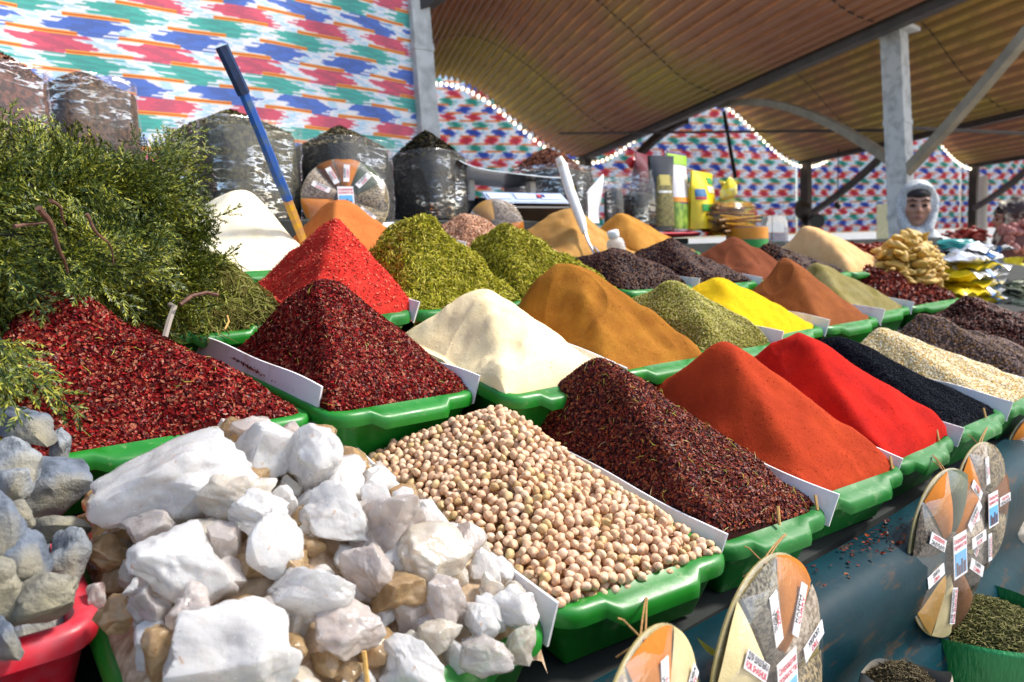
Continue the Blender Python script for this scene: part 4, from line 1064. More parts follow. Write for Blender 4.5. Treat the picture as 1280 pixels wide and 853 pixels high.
px_tube([(225, 381, 1.52), (240, 370, 1.54), (258, 366, 1.56), (272, 369, 1.58)], .004, 'broken_twig', MT['wood_dark'], 'thin curved dark twig lying on the herb stems', 'twig')
px_tube([(284, 395, 1.52), (286, 402, 1.50), (281, 412, 1.48)], .002, 'straw_stalk', MT['toothpick'], 'straw stalk hanging over the rim of the herb bin', 'straw')

# ================================================================== SACKS ON THE BACK SHELF
g = MB(); g.box((.15, 2.88, .137), (4.7, .80, .124), bev=.008); tag(g.build('back_platform', MT['stall_cloth'], smooth=False), 'dark raised platform under the clear herb sacks', 'platform')
herb_cols = {'brown': [(.24, .12, .06), (.34, .18, .09), (.15, .07, .04), (.42, .27, .14)], 'dark': [(.035, .032, .018), (.07, .06, .03), (.02, .018, .012), (.12, .10, .05)], 'olive': [(.13, .12, .045), (.20, .18, .07), (.08, .07, .03), (.28, .24, .11)], 'rust': [(.30, .10, .055), (.38, .15, .08), (.22, .07, .04), (.45, .22, .14)], 'grey': [(.20, .17, .10), (.28, .24, .15), (.13, .11, .06), (.36, .31, .2)]}
HB = {k: (bits(k+'_dried_herb', [tuple(q*.7 for q in w) for w in v], .7, .2), simple(k+'_herb_bed', tuple(q*.5 for q in v[0]), .85, c2=tuple(q*.14 for q in v[0]), vs_=95, lo=.42, hi=.58, bump=1.0, bs=130, dist=.004)) for k, v in herb_cols.items()}
def sack(px0, px1, ptop, ppeak, pxpeak, Y, zb, kind, label, slump=0.0, sq=4.2, heapk=None):
    pm = at_Y((px0+px1)/2, ptop, Y); dpt = pm @ fwd; r = (px1-px0)/2*dpt/FPX*.90; zt = pm[2]
    c = np.array([pm[0], pm[1]+r*.6, zb]); t = thing('herb_sack', label, 'sack', c, 'clear bags of dried herbs at the back')
    a = ROT('Z', .30); H = zt-zb
    g = MB(); prof = [(r*.55, .0), (r*.93, .012), (r*.97, H*.2), (r*.98, H*.6), (r*.95, H*.93), (r*.90, H*.97)]
    g.lathe(prof, c, 40, rot=a, sq=sq, wob=.02, m=0); g.build('contents', HB[kind][1], t)
    # heap on top, with loose bits
    gg = np.random.default_rng(abs(int(px0))+3); hk = heapk or kind; pk = at_Y(pxpeak, ppeak, Y+r*.6); hz = max(pk[2]-zt, .02)
    n = 3200; q = gg.uniform(0, 2*pi, n); rr = np.sqrt(gg.random(n)); R = r*.90
    sn = SN(abs(int(px1)), 12, 3)
    def top(rr, q):
        sqf = 1/((np.abs(np.cos(q))**sq+np.abs(np.sin(q))**sq)**(1/sq)); x = rr*R*sqf*np.cos(q); y = rr*R*sqf*np.sin(q)
        P = np.stack([x, y, 0*x], -1); z = H*.955+(hz+H*.045)*np.clip(1-rr**1.25, 0, 1)+.006*sn(P)*(1-rr**4); P = P @ a.T; P[..., 2] = z; return P+c
    RR, QQ = np.meshgrid(np.linspace(0, 1, 20), np.linspace(0, 2*pi, 49), indexing='ij'); P = top(RR, QQ); nu, nv = RR.shape
    ii = np.arange(nu-1)[:, None]*nv+np.arange(nv-1)[None]; F = np.stack([ii, ii+nv, ii+nv+1, ii+1], -1).reshape(-1, 4)
    Pb = top(rr, q); v, f = chips(Pb, np.tile([0, 0, 1.0], (n, 1)), .010, .004, gg, tilt=.6, lift=.004)
    make_np('heaped_top', np.concatenate([P.reshape(-1, 3), v]), [F, f+nu*nv], [HB[hk][1], HB[hk][0]], [0, 1], parent=t)
    # film
    rr = r*1.03; g = MB(); prof = [(rr*.6, -.001), (rr*.97, .008)]+[(rr*(1+.012*sin(i*2.3)), H*i/12) for i in range(2, 12)]+[(rr*1.0, H*.98), (rr*1.01, H*1.03), (rr*.99, H*1.05)]
    g.lathe(prof, c, 64, rot=a, sq=sq, wob=.022, cap=False); g.build('clear_film', MT['bag_film'], t)
    return t
sack(-60, 52, 88, 70, 0, 2.62, .20, 'rust', 'clear sack of rust brown powder at the edge of the picture behind the juniper')
sack(50, 168, 106, 90, 92, 3.0, .20, 'brown', 'clear bag topped with brown seeds behind the juniper')
sack(228, 380, 158, 138, 305, 2.62, .20, 'olive', 'widest clear sack of olive dried herb, behind the blue scoop handle', heapk='olive')
sack(380, 500, 180, 158, 447, 2.60, .20, 'dark', 'clear sack of dark herb with a greyish peak, behind the propped spice wheel', heapk='grey')
sack(500, 597, 194, 164, 540, 2.60, .20, 'dark', 'clear sack of blackish herb with a dark mound, by the weighing scale')
sack(650, 762, 212, 188, 705, 2.90, .20, 'dark', 'clear sack with a brown mound behind the weighing scale', heapk='rust')
# loose empty bag
def crumple(px, py, w, hgt, Y, zb, label, seed, name='plastic_bag', mat_=None, lean=.0, cat='plastic bag'):
    p = at_Y(px, py, Y); k = (p @ fwd)/FPX; r = w*k/2; H = hgt*k; g = MB(); sn = SN(seed, 9, 4, .6)
    base = np.array([p[0], p[1], zb]); nu, nv = 26, 48; P = np.zeros((nu, nv+1, 3))
    for i in range(nu):
        u = i/(nu-1)
        for j in range(nv+1):
            q = 2*pi*j/nv; rr = r*(.85+.15*u)*(1+.12*sn([cos(q)*.2, sin(q)*.2, u*.5])); P[i, j] = base+np.array([rr*cos(q)+lean*u, rr*.45*sin(q), u*H*(1+.06*sin(3*q+seed))])
    g.grid(P); return tag(g.build(name, mat_ or MT['bag_film'], origin=base), label, cat)
crumple(186, 180, 95, 140, 2.35, .03, 'crumpled empty clear bag between the juniper and the widest sack', 5)

# ================================================================== SPICE WHEELS
def flat_c(name, c, rough=.6, **k): return simple(name, c, rough, var=.12, vs_=60, **k)
PAPER = flat_c('label_paper', (.80, .80, .82)); INKB = flat_c('black_ink', (.02, .02, .04)); INKR = flat_c('red_ink', (.62, .02, .06)); SKYB = flat_c('printed_sky', (.12, .42, .75)); TWR = flat_c('printed_towers', (.10, .06, .08))
WM = {'orange': powder('wheel_orange', (.55, .19, .03), bump=.3), 'cream': powder('wheel_cream', (.72, .60, .32), bump=.3), 'grey': bits('wheel_grey', [(.17, .16, .13)]) , 'green': powder('wheel_green', (.12, .15, .10), bump=.4), 'brown': powder('wheel_brown', (.20, .08, .03), bump=.4), 'dark': powder('wheel_dark', (.07, .055, .045), grain=260, bump=1.0), 'tan': powder('wheel_tan', (.44, .25, .07), bump=.4), 'seed': simple('wheel_seed', (.30, .23, .12), .8, c2=(.045, .035, .018), vs_=230, lo=.42, hi=.58, bump=1.0, bs=260), 'pale': simple('wheel_pale', (.42, .35, .27), .8, c2=(.16, .12, .08), vs_=200, lo=.4, hi=.6, bump=.8, bs=220)}
WM['grey'] = simple('wheel_grey_seed', (.24, .22, .17), .8, c2=(.06, .055, .045), vs_=260, lo=.4, hi=.6, bump=1.0, bs=260); WM['dark'] = simple('wheel_dark_seed', (.11, .085, .06), .8, c2=(.02, .017, .014), vs_=240, lo=.42, hi=.6, bump=1.0, bs=260)
BACK = simple('wheel_card_edge', (.36, .29, .10), .5, c2=(.24, .19, .07), vs_=40)
def frame_n(n_, spin=0.0, up=(0, 0, 1.0)):
    z = np.asarray(n_, float); z /= np.linalg.norm(z); x = np.cross(up, z); x /= np.linalg.norm(x); y = np.cross(z, x)
    A = np.stack([x, y, z], 1); return A @ ROT('Z', spin)
def wheel(c, n_, R, wedges, label, spin=0.0, texts=(), card=True, twine=None, group='shrink wrapped spice wheels'):
    A = frame_n(n_, spin); c = np.asarray(c, float); t = thing('spice_platter', label, 'spice wheel', c, group)
    L = lambda v: np.asarray(v, float) @ A.T+c
    g = MB(); g.lathe([(R*.985, -.004), (R, -.003), (R*1.002, -.0005), (R*.99, .001)], n=64); V = np.concatenate(g.V); make('backing', L(V), g.F, BACK, t)
    a = 0.0; tot = sum(w for _, w, *_ in wedges)
    for i, (m, w, *tx) in enumerate(wedges):
        a1 = a+2*pi*w/tot; nu, nv = 12, 14; P = np.zeros((nu, nv, 3)); sn = SN(i+int(R*1000), 18, 3)
        for p in range(nu):
            u = p/(nu-1); r = R*(.22+.77*u)
            for q in range(nv):
                v = q/(nv-1); th = a+.02+(a1-a-.04)*v; bulge = (sin(pi*min(max(u, .02), .98))**.45)*(sin(pi*min(max(v, .02), .98))**.45)
                P[p, q] = (r*cos(th), r*sin(th), .002+.020*bulge*(R/.19)+.0012*float(sn([r*cos(th), r*sin(th), 0])))
        g = MB(); g.grid(P); pk = make('spice_packet', L(P.reshape(-1, 3)), g.F, WM[m], t)
        if tx:
            th = (a+a1)/2; rr = R*.60; lw, lh = R*.42, R*.135
            g = MB(); g.box((0, 0, 0), (lw, lh, .0012), m=0)
            for k_, (s_, ink) in enumerate(((tx[0], 1), (tx[1], 2))):
                Vt, Ft = text_mesh(s_, lh*.50, None, .02)
                if len(Vt):
                    mw = np.ptp(Vt[:, 0]); Vt = Vt*np.array([min(1, lw*.94/mw), 1, 1]); Vt[:, 1] += lh*(.24 if k_ == 0 else -.24); Vt[:, 2] = .0011; g.add(Vt, Ft, ink)
            V = np.concatenate(g.V) @ ROT('Z', th+(pi if cos(th) < -.2 else 0)).T+np.array([rr*cos(th), rr*sin(th), .0235*(R/.19)])
            make('paper_label', L(V), g.F, [PAPER, INKB, INKR], pk, smooth=False, M=g.M)
        a = a1
    g = MB(); g.lathe([(R*.26, .002), (R*.25, .012), (R*.18, .018), (R*.02, .020)], n=24); make('centre_packet', L(np.concatenate(g.V)), g.F, WM['dark'], t)
    if card:
        cw, ch = R*.36, R*.52; g = MB(); un = ROT('Z', -spin)
        g.box((0, 0, .0265), (cw, ch, .0012), m=0); g.box((0, -ch*.17, .0275), (cw*.84, ch*.52, .0010), m=3)
        for x_, w_, h_ in ((-.30, .12, .30), (-.12, .16, .22), (.06, .10, .34), (.26, .16, .26)): g.box((x_*cw, -ch*.43+h_*ch/2, .0283), (w_*cw, h_*ch, .0006), m=4)
        for s_, yy in (('Самаркандские', .36), ('пряности', .22)):
            Vt, Ft = text_mesh(s_, ch*.15, None, .015)
            if len(Vt): mw = np.ptp(Vt[:, 0]); Vt = Vt*np.array([min(1, cw*.9/mw), 1, 1]); Vt[:, 1] += ch*yy; Vt[:, 2] = .0275; g.add(Vt, Ft, 2)
        make('title_card', L(np.concatenate(g.V) @ un.T), g.F, [PAPER, INKB, INKR, SKYB, TWR], t, smooth=False, M=g.M)
    nu, nv = 14, 72; P = np.zeros((nu, nv+1, 3)); sn = SN(abs(int(c[0]*100)), 16, 3)
    for p in range(nu):
        u = p/(nu-1)
        for q in range(nv+1): th = 2*pi*q/nv; r = R*(1.008*u+.001); z = (.030*(1-u**5)+.001)*(R/.19); P[p, q] = (r*cos(th), r*sin(th), z+.0010*float(sn([r*cos(th)*1.0, r*sin(th), 0]))*(u < .98))
    g = MB(); g.grid(P); make('clear_wrap', L(P.reshape(-1, 3)), g.F, MT['film'], t)
    if twine is not None:
        g = MB(); topp = L(np.array([0, R*.97, 0]) @ ROT('Z', -spin).T); e = np.asarray(twine, float)
        for o_ in (-.003, .003): g.tube(arc(topp+RV*o_, e+RV*o_*.3, .004, 8), .0012, 5)
        g.tube([topp, topp+RV*-.022+UV*.022, topp+RV*-.028+UV*.024], .0011, 5); g.tube([topp, topp+RV*-.03-UV*.02], .0010, 5)
        g.box(topp, (.006, .006, .006), bev=.002); g.build('twine_tie', MT['twine'], t)
    return t
WA = [('orange', 1.0, 'КАРРИ', 'CURRY'), ('grey', .8, 'ЗИРА', 'ZIRA'), ('cream', .9, 'ДЛЯ ШАШЛЫКА', 'FOR SHASHLIK'), ('dark', .9, 'РАЙХОН', 'ЗАТАРОН'), ('seed', 1.0), ('brown', .9, 'ДЛЯ РЫБЫ', 'FOR FISH'), ('seed', 1.1), ('pale', .8, 'УКРОП', 'DILL')]
WB = [('green', .9), ('orange', 1.0), ('dark', 1.0, 'БАРБАРИС', 'BARBERRY'), ('seed', .8, 'ЗИРА', 'ZIRA'), ('tan', .8), ('cream', .8, 'ДЛЯ ШАШЛЫКА', 'FOR SHASHLIK'), ('brown', 1.0), ('dark', .8, 'ТМИН', 'CUMIN'), ('pale', .8, 'ПЛОВ', 'PLOV'), ('orange', .8, 'КАРРИ', 'CURRY')]
WC = [('orange', 1.2, 'ЧИЛИ', 'HOT'), ('pale', 1.0), ('tan', .9), ('seed', 1.0), ('dark', 1.0), ('brown', 1.0), ('green', .9), ('cream', 1.1, 'ДЛЯ ПЛОВА', 'FOR PLOV')]
def hang(px, py, Y, R): p = at_Y(px, py, Y); return p-np.array([0, 0, R])
c1 = hang(812, 797, .500, .15); c2 = hang(962, 697, .540, .19)
wheel(c1, (.28, -1, .06), .15, WC, 'spice wheel cut by the lower picture edge below the chickpeas', spin=1.0, twine=T(13, .80, -.01, -.005), card=False)
wheel(c2, (.12, -1, .05), .185, WA, 'spice wheel hanging below the barberry tray with four paper labels', spin=.55, twine=T(12, 1.165, -.008, -.005))
c3 = at_D(1184, 690, 1.60); c4 = at_D(1226, 634, 1.72)
wheel(c3, (-.05, -1, .04), .185, WB, 'spice wheel hanging in front of the green sack, nearer one of the pair', spin=.9, twine=T(1, 1.86, -.01, -.005))
wheel(c4, (-.05, -1, .04), .155, WA, 'spice wheel partly hidden behind its twin above the green sack', spin=2.0, twine=T(1, 2.24, -.01, -.005))
c5 = at_D(1300, 583, 2.25)
wheel(c5, (-.3, -1, .03), .18, WB, 'spice wheel cut by the picture edge near the sesame tray', spin=2.6, twine=T(1, 2.7, -.01, -.005))
tocam = -ray(432, 240)
cc = at_Y(432, 250, 2.50); wheel(cc, (tocam[0]*.8, tocam[1], .25), 54*(cc @ fwd)/FPX, [('green', .8, 'БАДЬЯН', 'ANISE'), ('orange', .7, 'КАРРИ', 'CURRY'), ('brown', .5, 'ПЕРЕЦ', 'PEPPER'), ('pale', .9, 'ЧЕСНОК', 'GARLIC'), ('orange', .7), ('pale', .8), ('tan', .8), ('seed', .8, 'КИНЗА', 'CILANTRO'), ('seed', .8)], 'spice wheel propped upright against the back sacks behind the orange heap', spin=.4)
cc = at_Y(620, 284, 2.40); wheel(cc, (tocam[0], tocam[1], .2), 36*(cc @ fwd)/FPX, [('pale', 1), ('tan', .6), ('pale', 1), ('brown', .4), ('pale', 1), ('orange', .4)], 'small spice wheel behind the pinkish seeds', spin=.2, card=False)

# ================================================================== SMALL THINGS ON THE BACK SHELF
def mottled(name, a, b, lo=.45, hi=.6, sc=60): return simple(name, a, .45, c2=b, vs_=sc, lo=lo, hi=hi, bump=.2)
# blue handled scoop
sp = thing('scoop', 'long blue and yellow scoop handle standing in the white powder heap', 'scoop', at_Y(378, 305, 2.12))
px_tube([(277, 58, 1.98), (292, 90, 1.99), (305, 118, 2.0)], .0175, 'grip', mottled('navy_paint', (.006, .035, .12), (.004, .02, .07)), None, None, par=sp)
px_tube([(304, 115, 2.0), (325, 165, 2.03), (345, 215, 2.06), (360, 250, 2.09)], np.array([.0150, .0155, .0165, .016]), 'shaft', mottled('worn_blue_paint', (.015, .10, .42), (.10, .16, .20), .3, .5, 50), None, None, par=sp)
px_tube([(359, 249, 2.09), (372, 282, 2.12), (384, 314, 2.15)], np.array([.0155, .015, .012]), 'yellow_end', mottled('worn_yellow_paint', (.75, .42, .02), (.60, .30, .10)), None, None, par=sp)
# white handled scoop
sp = thing('scoop', 'metal scoop with a worn white handle leaning in the tan heap', 'scoop', at_Y(750, 328, 1.98))
px_tube([(698, 197, 2.30), (703, 207, 2.29), (713, 240, 2.2), (726, 275, 2.12), (731, 291, 2.08)], np.array([.016, .0215, .0215, .020, .012]), 'handle', mottled('worn_white_paint', (.78, .78, .74), (.55, .38, .06), .28, .45, 30), None, None, par=sp, n=10)
px_tube([(731, 290, 2.08), (736, 304, 2.05), (744, 318, 2.0)], np.array([.008, .006, .009]), 'neck', MT['silver'], None, None, par=sp)
g = MB(); P = np.zeros((12, 9, 3)); A0 = at_Y(742, 314, 2.01); A1 = at_Y(760, 334, 1.93)
for i in range(12):
    u = i/11; ctr = A0*(1-u)+A1*u; w = .030*sin(pi*min(.15+u*.75, 1))
    for j in range(9): v = j/4-1; P[i, j] = ctr+np.array([.8, .6, 0])*w*v+np.array([0, 0, .022*v*v])
g.slab(P, (0, 0, .0025)); g.build('bowl', MT['silver'], sp)
# small bottle
def bottle(px, py, Y, h, label):
    c = at_Y(px, py, Y); k = (c @ fwd)/FPX; h *= k; t = thing('small_bottle', label, 'bottle', c); R_ = ROT('Y', -.28)
    n = N('translucent_plastic'); n.pbr((.80, .84, .86), .3, None, Transmission_Weight=.55, IOR=1.3)
    g = MB(); g.lathe([(h*.28, 0), (h*.31, h*.04), (h*.31, h*.50), (h*.27, h*.62), (h*.15, h*.70), (h*.15, h*.76)], c, 20, rot=R_); g.build('flask', n.m, t)
    g = MB(); g.lathe([(h*.19, h*.72), (h*.205, h*.74), (h*.205, h*.92), (h*.17, h*.96)], c, 20, rot=R_); g.build('cap', MT['white_plastic'], t)
bottle(773, 322, 1.99, 36, 'small clear bottle with a white cap among the brown heaps')
# weighing scale
so_ = at_Y(640, 292, 2.56); k = (so_ @ fwd)/FPX
sc = thing('weighing_scale', 'black weighing scale with a light display panel and steel pan', 'weighing scale', np.array([so_[0], so_[1], .2])); zb = .20
A = ROT('Z', -.12)
def sb(name, c, size, mat_, rot=None, bev=.006, par=sc):
    g = MB(); q = np.array(c, float); g.box((0, 0, 0), size, rot, bev=bev); V = (np.concatenate(g.V)+q) @ A.T+np.array([so_[0], so_[1], zb]); return make(name, V, g.F, mat_, par, smooth=False)
sb('body', (.03, .16, .05), (.50, .30, .09), MT['black']); tilt = ROT('X', radians(38))
sb('front_housing', (.05, -.02, .045), (.46, .12, .085), MT['black'], ROT('X', radians(25)))
dp_ = sb('display_panel', (.05, -.055, .100), (.44, .085, .012), simple('panel_blue_grey', (.42, .52, .72), .3, var=.1), tilt)
for x in (-.10, .04, .18): w_ = sb('display_window', (x, -.060, .107), (.115, .042, .006), simple('display_glass', (.62, .70, .80), .12, var=.1), tilt, par=dp_)
sb('key_mark', (.115, -.062, .110), (.018, .02, .004), simple('red_key', (.5, .02, .06), .4), tilt, bev=0, par=dp_); sb('key_mark', (.138, -.062, .110), (.018, .02, .004), simple('navy_key', (.02, .03, .2), .4), tilt, bev=0, par=dp_)
for x in (-.14, .20): sb('pan_support', (x, .12, .145), (.035, .035, .11), MT['white_plastic'])
g = MB(); X, Y = np.meshgrid(np.linspace(-.29, .33, 24), np.linspace(-.06, .34, 8), indexing='ij'); Z = .222+.028*((np.abs(X-.02)/.31)**5)-.012*((Y-.14)/.2)**4-.02*(X/.3)
g.slab(np.stack([X, Y, Z], -1) @ A.T+np.array([so_[0], so_[1], zb]), (0, 0, .005)); g.build('weighing_pan', MT['silver'], sc)
# white paper bag beside the scale
c = at_Y(742, 275, 2.62); k = (c @ fwd)/FPX; P = np.zeros((14, 12, 3)); sn = SN(6, 10, 3)
for i in range(14):
    for j in range(12):
        u, v = i/13, j/11; x = (u-.5)*60*k*(.75+.35*v); z = v*62*k*(.55+.45*u)
        P[i, j] = np.array([c[0]+x*.85, c[1]+x*.3+.02*sn([x, z, 0]), .2+z])
g = MB(); g.slab(P, (0, -.012, 0)); tag(g.build('paper_bag', MT['white_sheet']), 'white paper bag leaning beside the weighing scale', 'paper bag')

# ------------------------------------------------------------------ red plate with packets
RPY, RPZ = 2.62, None
pc = at_Y(830, 296, 2.62); RZ = pc[2]
t = thing('red_tray', 'flat red plastic tray carrying the tea packets', 'tray', pc); g = MB(); rp = MT['red_plastic']
Pl, Nn, G = rloop(pc[0]-.33, pc[0]+.36, -.02, .40, 0, r=.06); k_ = len(Pl); V = []
for off, h_ in ((-.02, .004), (-.004, .02), (.004, .022), (.006, .016), (-.01, 0)):
    V += [(x+nn[0]*off, pc[1]+d+nn[1]*off, RZ+h_) for (x, d), nn in zip(Pl, Nn)]
F = [(i*k_+j, (i+1)*k_+j, (i+1)*k_+(j+1) % k_, i*k_+(j+1) % k_) for i in range(4) for j in range(k_)]+[tuple(range(k_)), tuple(4*k_+j for j in range(k_-1, -1, -1))]
make('base', np.array(V), F, rp, t)
g = MB(); g.box((pc[0]+.02, pc[1]+.20, (RZ-.02+.09)/2), (.5, .34, max(.02, RZ-.09-.0)), bev=.004)
tag(g.build('wooden_box', MT['stall_cloth'], smooth=False), 'dark box under the flat red tray', 'box')
def pouch(px, pyb, pyt, w, Y, mats_, label, lean=0.0, yaw=0.0, name='tea_packet', depth=.5, topflat=.12, window=None, seal=None, marks=()):
    """a stand-up bag: full at the base, pinched flat along the top"""
    b = at_Y(px, pyb, Y); tp = at_Y(px, pyt, Y); k = (b @ fwd)/FPX; H = tp[2]-b[2]; Wd = w*k*1.5; Dp = Wd*depth; t = thing(name, label, 'packet', b)
    A = ROT('Z', yaw); sn = SN(px, 6, 3)
    def face(u, v, side):   # u across, v up
        x = (u-.5)*Wd*(1-.10*v); dd = Dp/2*(1-v**2.2)*(1-(2*abs(u-.5))**3.5)+.004
        return np.array([x+lean*v*H, -dd*side, v*H+.004])+.006*np.array([sn([u, v, side]), 0, 0])*v
    def sheet(u0, u1, v0, v1, side, off, n1=12, n2=14):
        P = np.zeros((n1, n2, 3))
        for i in range(n1):
            for j in range(n2):
                P[i, j] = face(u0+(u1-u0)*i/(n1-1), v0+(v1-v0)*j/(n2-1), side)+np.array([0, -off*side, 0])
        return P
    def put(nm, P, m, par=t, flip=False):
        g = MB(); g.slab(P, (0, .003, 0)); V = np.concatenate(g.V) @ A.T+b; return make(nm, V, g.F, m, par)
    put('front_panel', sheet(0, 1, 0, 1, 1, 0), mats_[0]); put('rear_panel', sheet(0, 1, 0, 1, -1, 0), mats_[0])
    fp_ = t.children[0]
    for (u0, u1, v0, v1, m, nm) in marks: put(nm, sheet(u0, u1, v0, v1, 1, .0035), m, fp_)
    return t
foil_dark = simple('dark_foil', (.05, .05, .055), .22, metal=.3); lime = simple('lime_print', (.30, .55, .02), .4); purple = simple('purple_print', (.08, .01, .12), .4)
whitef = simple('white_foil', (.75, .74, .78), .3); yel = simple('yellow_foil', (.85, .66, .01), .3, c2=(.70, .50, .01), vs_=20); grn = simple('green_print', (.02, .30, .05), .4); org = simple('orange_print', (.80, .30, .02), .4); mrn = simple('maroon_foil', (.16, .02, .03), .3)
leafw = simple('leaf_window', (.24, .20, .05), .6, c2=(.08, .07, .02), vs_=90); limeleaf = simple('leaf_print', (.35, .50, .06), .4, c2=(.04, .14, .02), vs_=40)
pouch(826, 290, 196, 26, 2.66, [foil_dark], 'narrow dark side of a tea packet with a leafy window', yaw=-.25, lean=.04, marks=[(.15, .85, .06, .72, leafw, 'leafy_window'), (.2, .8, .50, .53, MT['white_plastic'], 'print_band'), (.25, .75, .60, .74, simple('gold_print', (.50, .42, .10), .4), 'round_print')])
pouch(846, 290, 192, 36, 2.70, [whitef], 'tall white and green tea packet with a purple and lime top', yaw=.15, lean=.0, depth=.45, marks=[(.0, 1, .84, .97, lime, 'lime_band'), (0, 1, .97, 1, purple, 'purple_band'), (0, 1, .02, .36, limeleaf, 'leaf_print'), (0, 1, .36, .42, org, 'orange_band'), (0, 1, .34, .36, purple, 'dark_band')])
pouch(876, 288, 216, 44, 2.66, [yel], 'yellow tea packet with a green leaf print beside the cinnamon', yaw=.2, lean=.05, depth=.5, marks=[(.05, .3, .55, .68, simple('blue_print', (.03, .16, .35), .4), 'blue_mark'), (.05, .28, .50, .54, simple('crimson_print', (.5, .02, .05), .4), 'red_mark'), (.15, .75, .30, .42, grn, 'green_leaf'), (.45, .9, .62, .74, whitef, 'white_letters'), (.55, .85, .78, .90, grn, 'green_crest')])
pouch(806, 262, 194, 44, 2.85, [mrn], 'maroon packet leaning behind the dark tea packet', yaw=.3, lean=.1)
def clearbag(px, pyb, pyt, w, Y, col, label, fill=.6):
    b = at_Y(px, pyb, Y); k = (b @ fwd)/FPX; H = (at_Y(px, pyt, Y)-b)[2]; r = w*k/2; t = thing('clear_bag', label, 'clear bag', b)
    g = MB(); g.lathe([(r*.7, .002), (r*.95, .02), (r*.97, H*fill*.7), (r*.9, H*fill*.95), (r*.3, H*fill*1.05)], b, 24, sq=3, wob=.03); g.build('contents', col, t)
    g = MB(); g.lathe([(r*.75, 0), (r, .018), (r*1.03, H*.4), (r*.98, H*.75), (r*.85, H*.95), (r*.9, H)], b, 36, sq=3, wob=.04, cap=False); g.build('clear_film', MT['bag_film'], t)
clearbag(796, 286, 214, 42, 2.70, HB['dark'][1], 'clear bag half full of dark green herb beside the tea packets', .6)
clearbag(768, 284, 222, 22, 2.64, simple('speckled_tea', (.02, .02, .02), .5, c2=(.3, .3, .3), vs_=120, lo=.25, hi=.35), 'narrow clear bag of black tea leaves by the paper bag', .75)
# knot of the maroon/red bag behind
g = MB(); c = at_Y(792, 204, 2.9); P_, F_ = rock(33, sub=3); g.add(c+P_*np.array([.05, .04, .035]), [tuple(f) for f in F_]); tag(g.build('bag_knot', simple('red_bag_plastic', (.65, .02, .03), .35)), 'red knotted top of a bag behind the clear bag of herb', 'bag')
# cinnamon in a yellow net bag
c = at_Y(912, 270, 2.55); k = (c @ fwd)/FPX; t = thing('cinnamon_bundle', 'bundle of cinnamon sticks in a yellow net bag', 'cinnamon bundle', c-np.array([0, 0, 22*k]))
g_ = np.random.default_rng(21); cin = MB()
for i in range(46):
    y = g_.uniform(-.09, .09); z = g_.uniform(-20, 16)*k; L_ = g_.uniform(30, 42)*k; x = g_.uniform(-6, 6)*k; tl = g_.normal()*.06; dr = np.array([L_, g_.normal()*.02, L_*tl])
    cin.tube([c+np.array([x, y, z])-dr, c+np.array([x, y, z])+dr], .0095, 6)
cin.build('cinnamon_sticks', simple('cinnamon_bark', (.30, .14, .03), .7, c2=(.14, .06, .015), vs_=80), t)
nf = film_mat('yellow_net', tint=(.98, .88, .25), amount=.06, scale=40, haze=.02)
g = MB(); r_ = 43*k; g.lathe([(r_*.7, -24*k), (r_, -16*k), (r_*1.02, 2*k), (r_*.85, 14*k), (r_*.35, 21*k), (r_*.14, 24*k), (r_*.24, 32*k), (r_*.42, 44*k)], c, 36, wob=.05, cap=False)
V = np.concatenate(g.V); V[:, 1] = c[1]+(V[:, 1]-c[1])*.6; make('net', V, g.F, nf, t)
g = MB(); P_, F_ = rock(35, sub=3); g.add(c+np.array([.0, 0, 34*k])+P_*np.array([13, 9, 15])*k, [tuple(f) for f in F_]); g.build('gathered_top', simple('yellow_gauze', (.80, .70, .05), .6, c2=(.75, .75, .45), vs_=40, bump=.8, bs=50), t)
# jars
def jar(px, pyb, pyt, w, Y, lab, m, marks=()):
    b = at_Y(px, pyb, Y); k = (b @ fwd)/FPX; H = (at_Y(px, pyt, Y)-b)[2]; r = w*k/2; t = thing('jar', lab, 'jar', b)
    g = MB(); g.lathe([(r*.9, 0), (r, H*.05), (r, H*.85), (r*.85, H*.95), (r*.85, H)], b, 28); g.build('glass', m, t)
    for z0, z1, mm in marks: g = MB(); g.lathe([(r*1.01, H*z0), (r*1.015, H*z0), (r*1.015, H*z1), (r*1.01, H*z1)], b, 28, cap=False); g.build('label_band', mm, t)
gl = N('jar_glass'); gl.pbr((.9, .92, .93), .08, None, Transmission_Weight=.85, IOR=1.2)
jar(934, 318, 284, 50, 2.42, 'wide jar with an orange and green label under the cinnamon bundle', simple('jar_tan', (.35, .20, .12), .3), [(.55, .95, org), (.1, .52, grn)])
jar(968, 312, 270, 32, 2.55, 'clear jar standing beside the peach heap', gl.m)

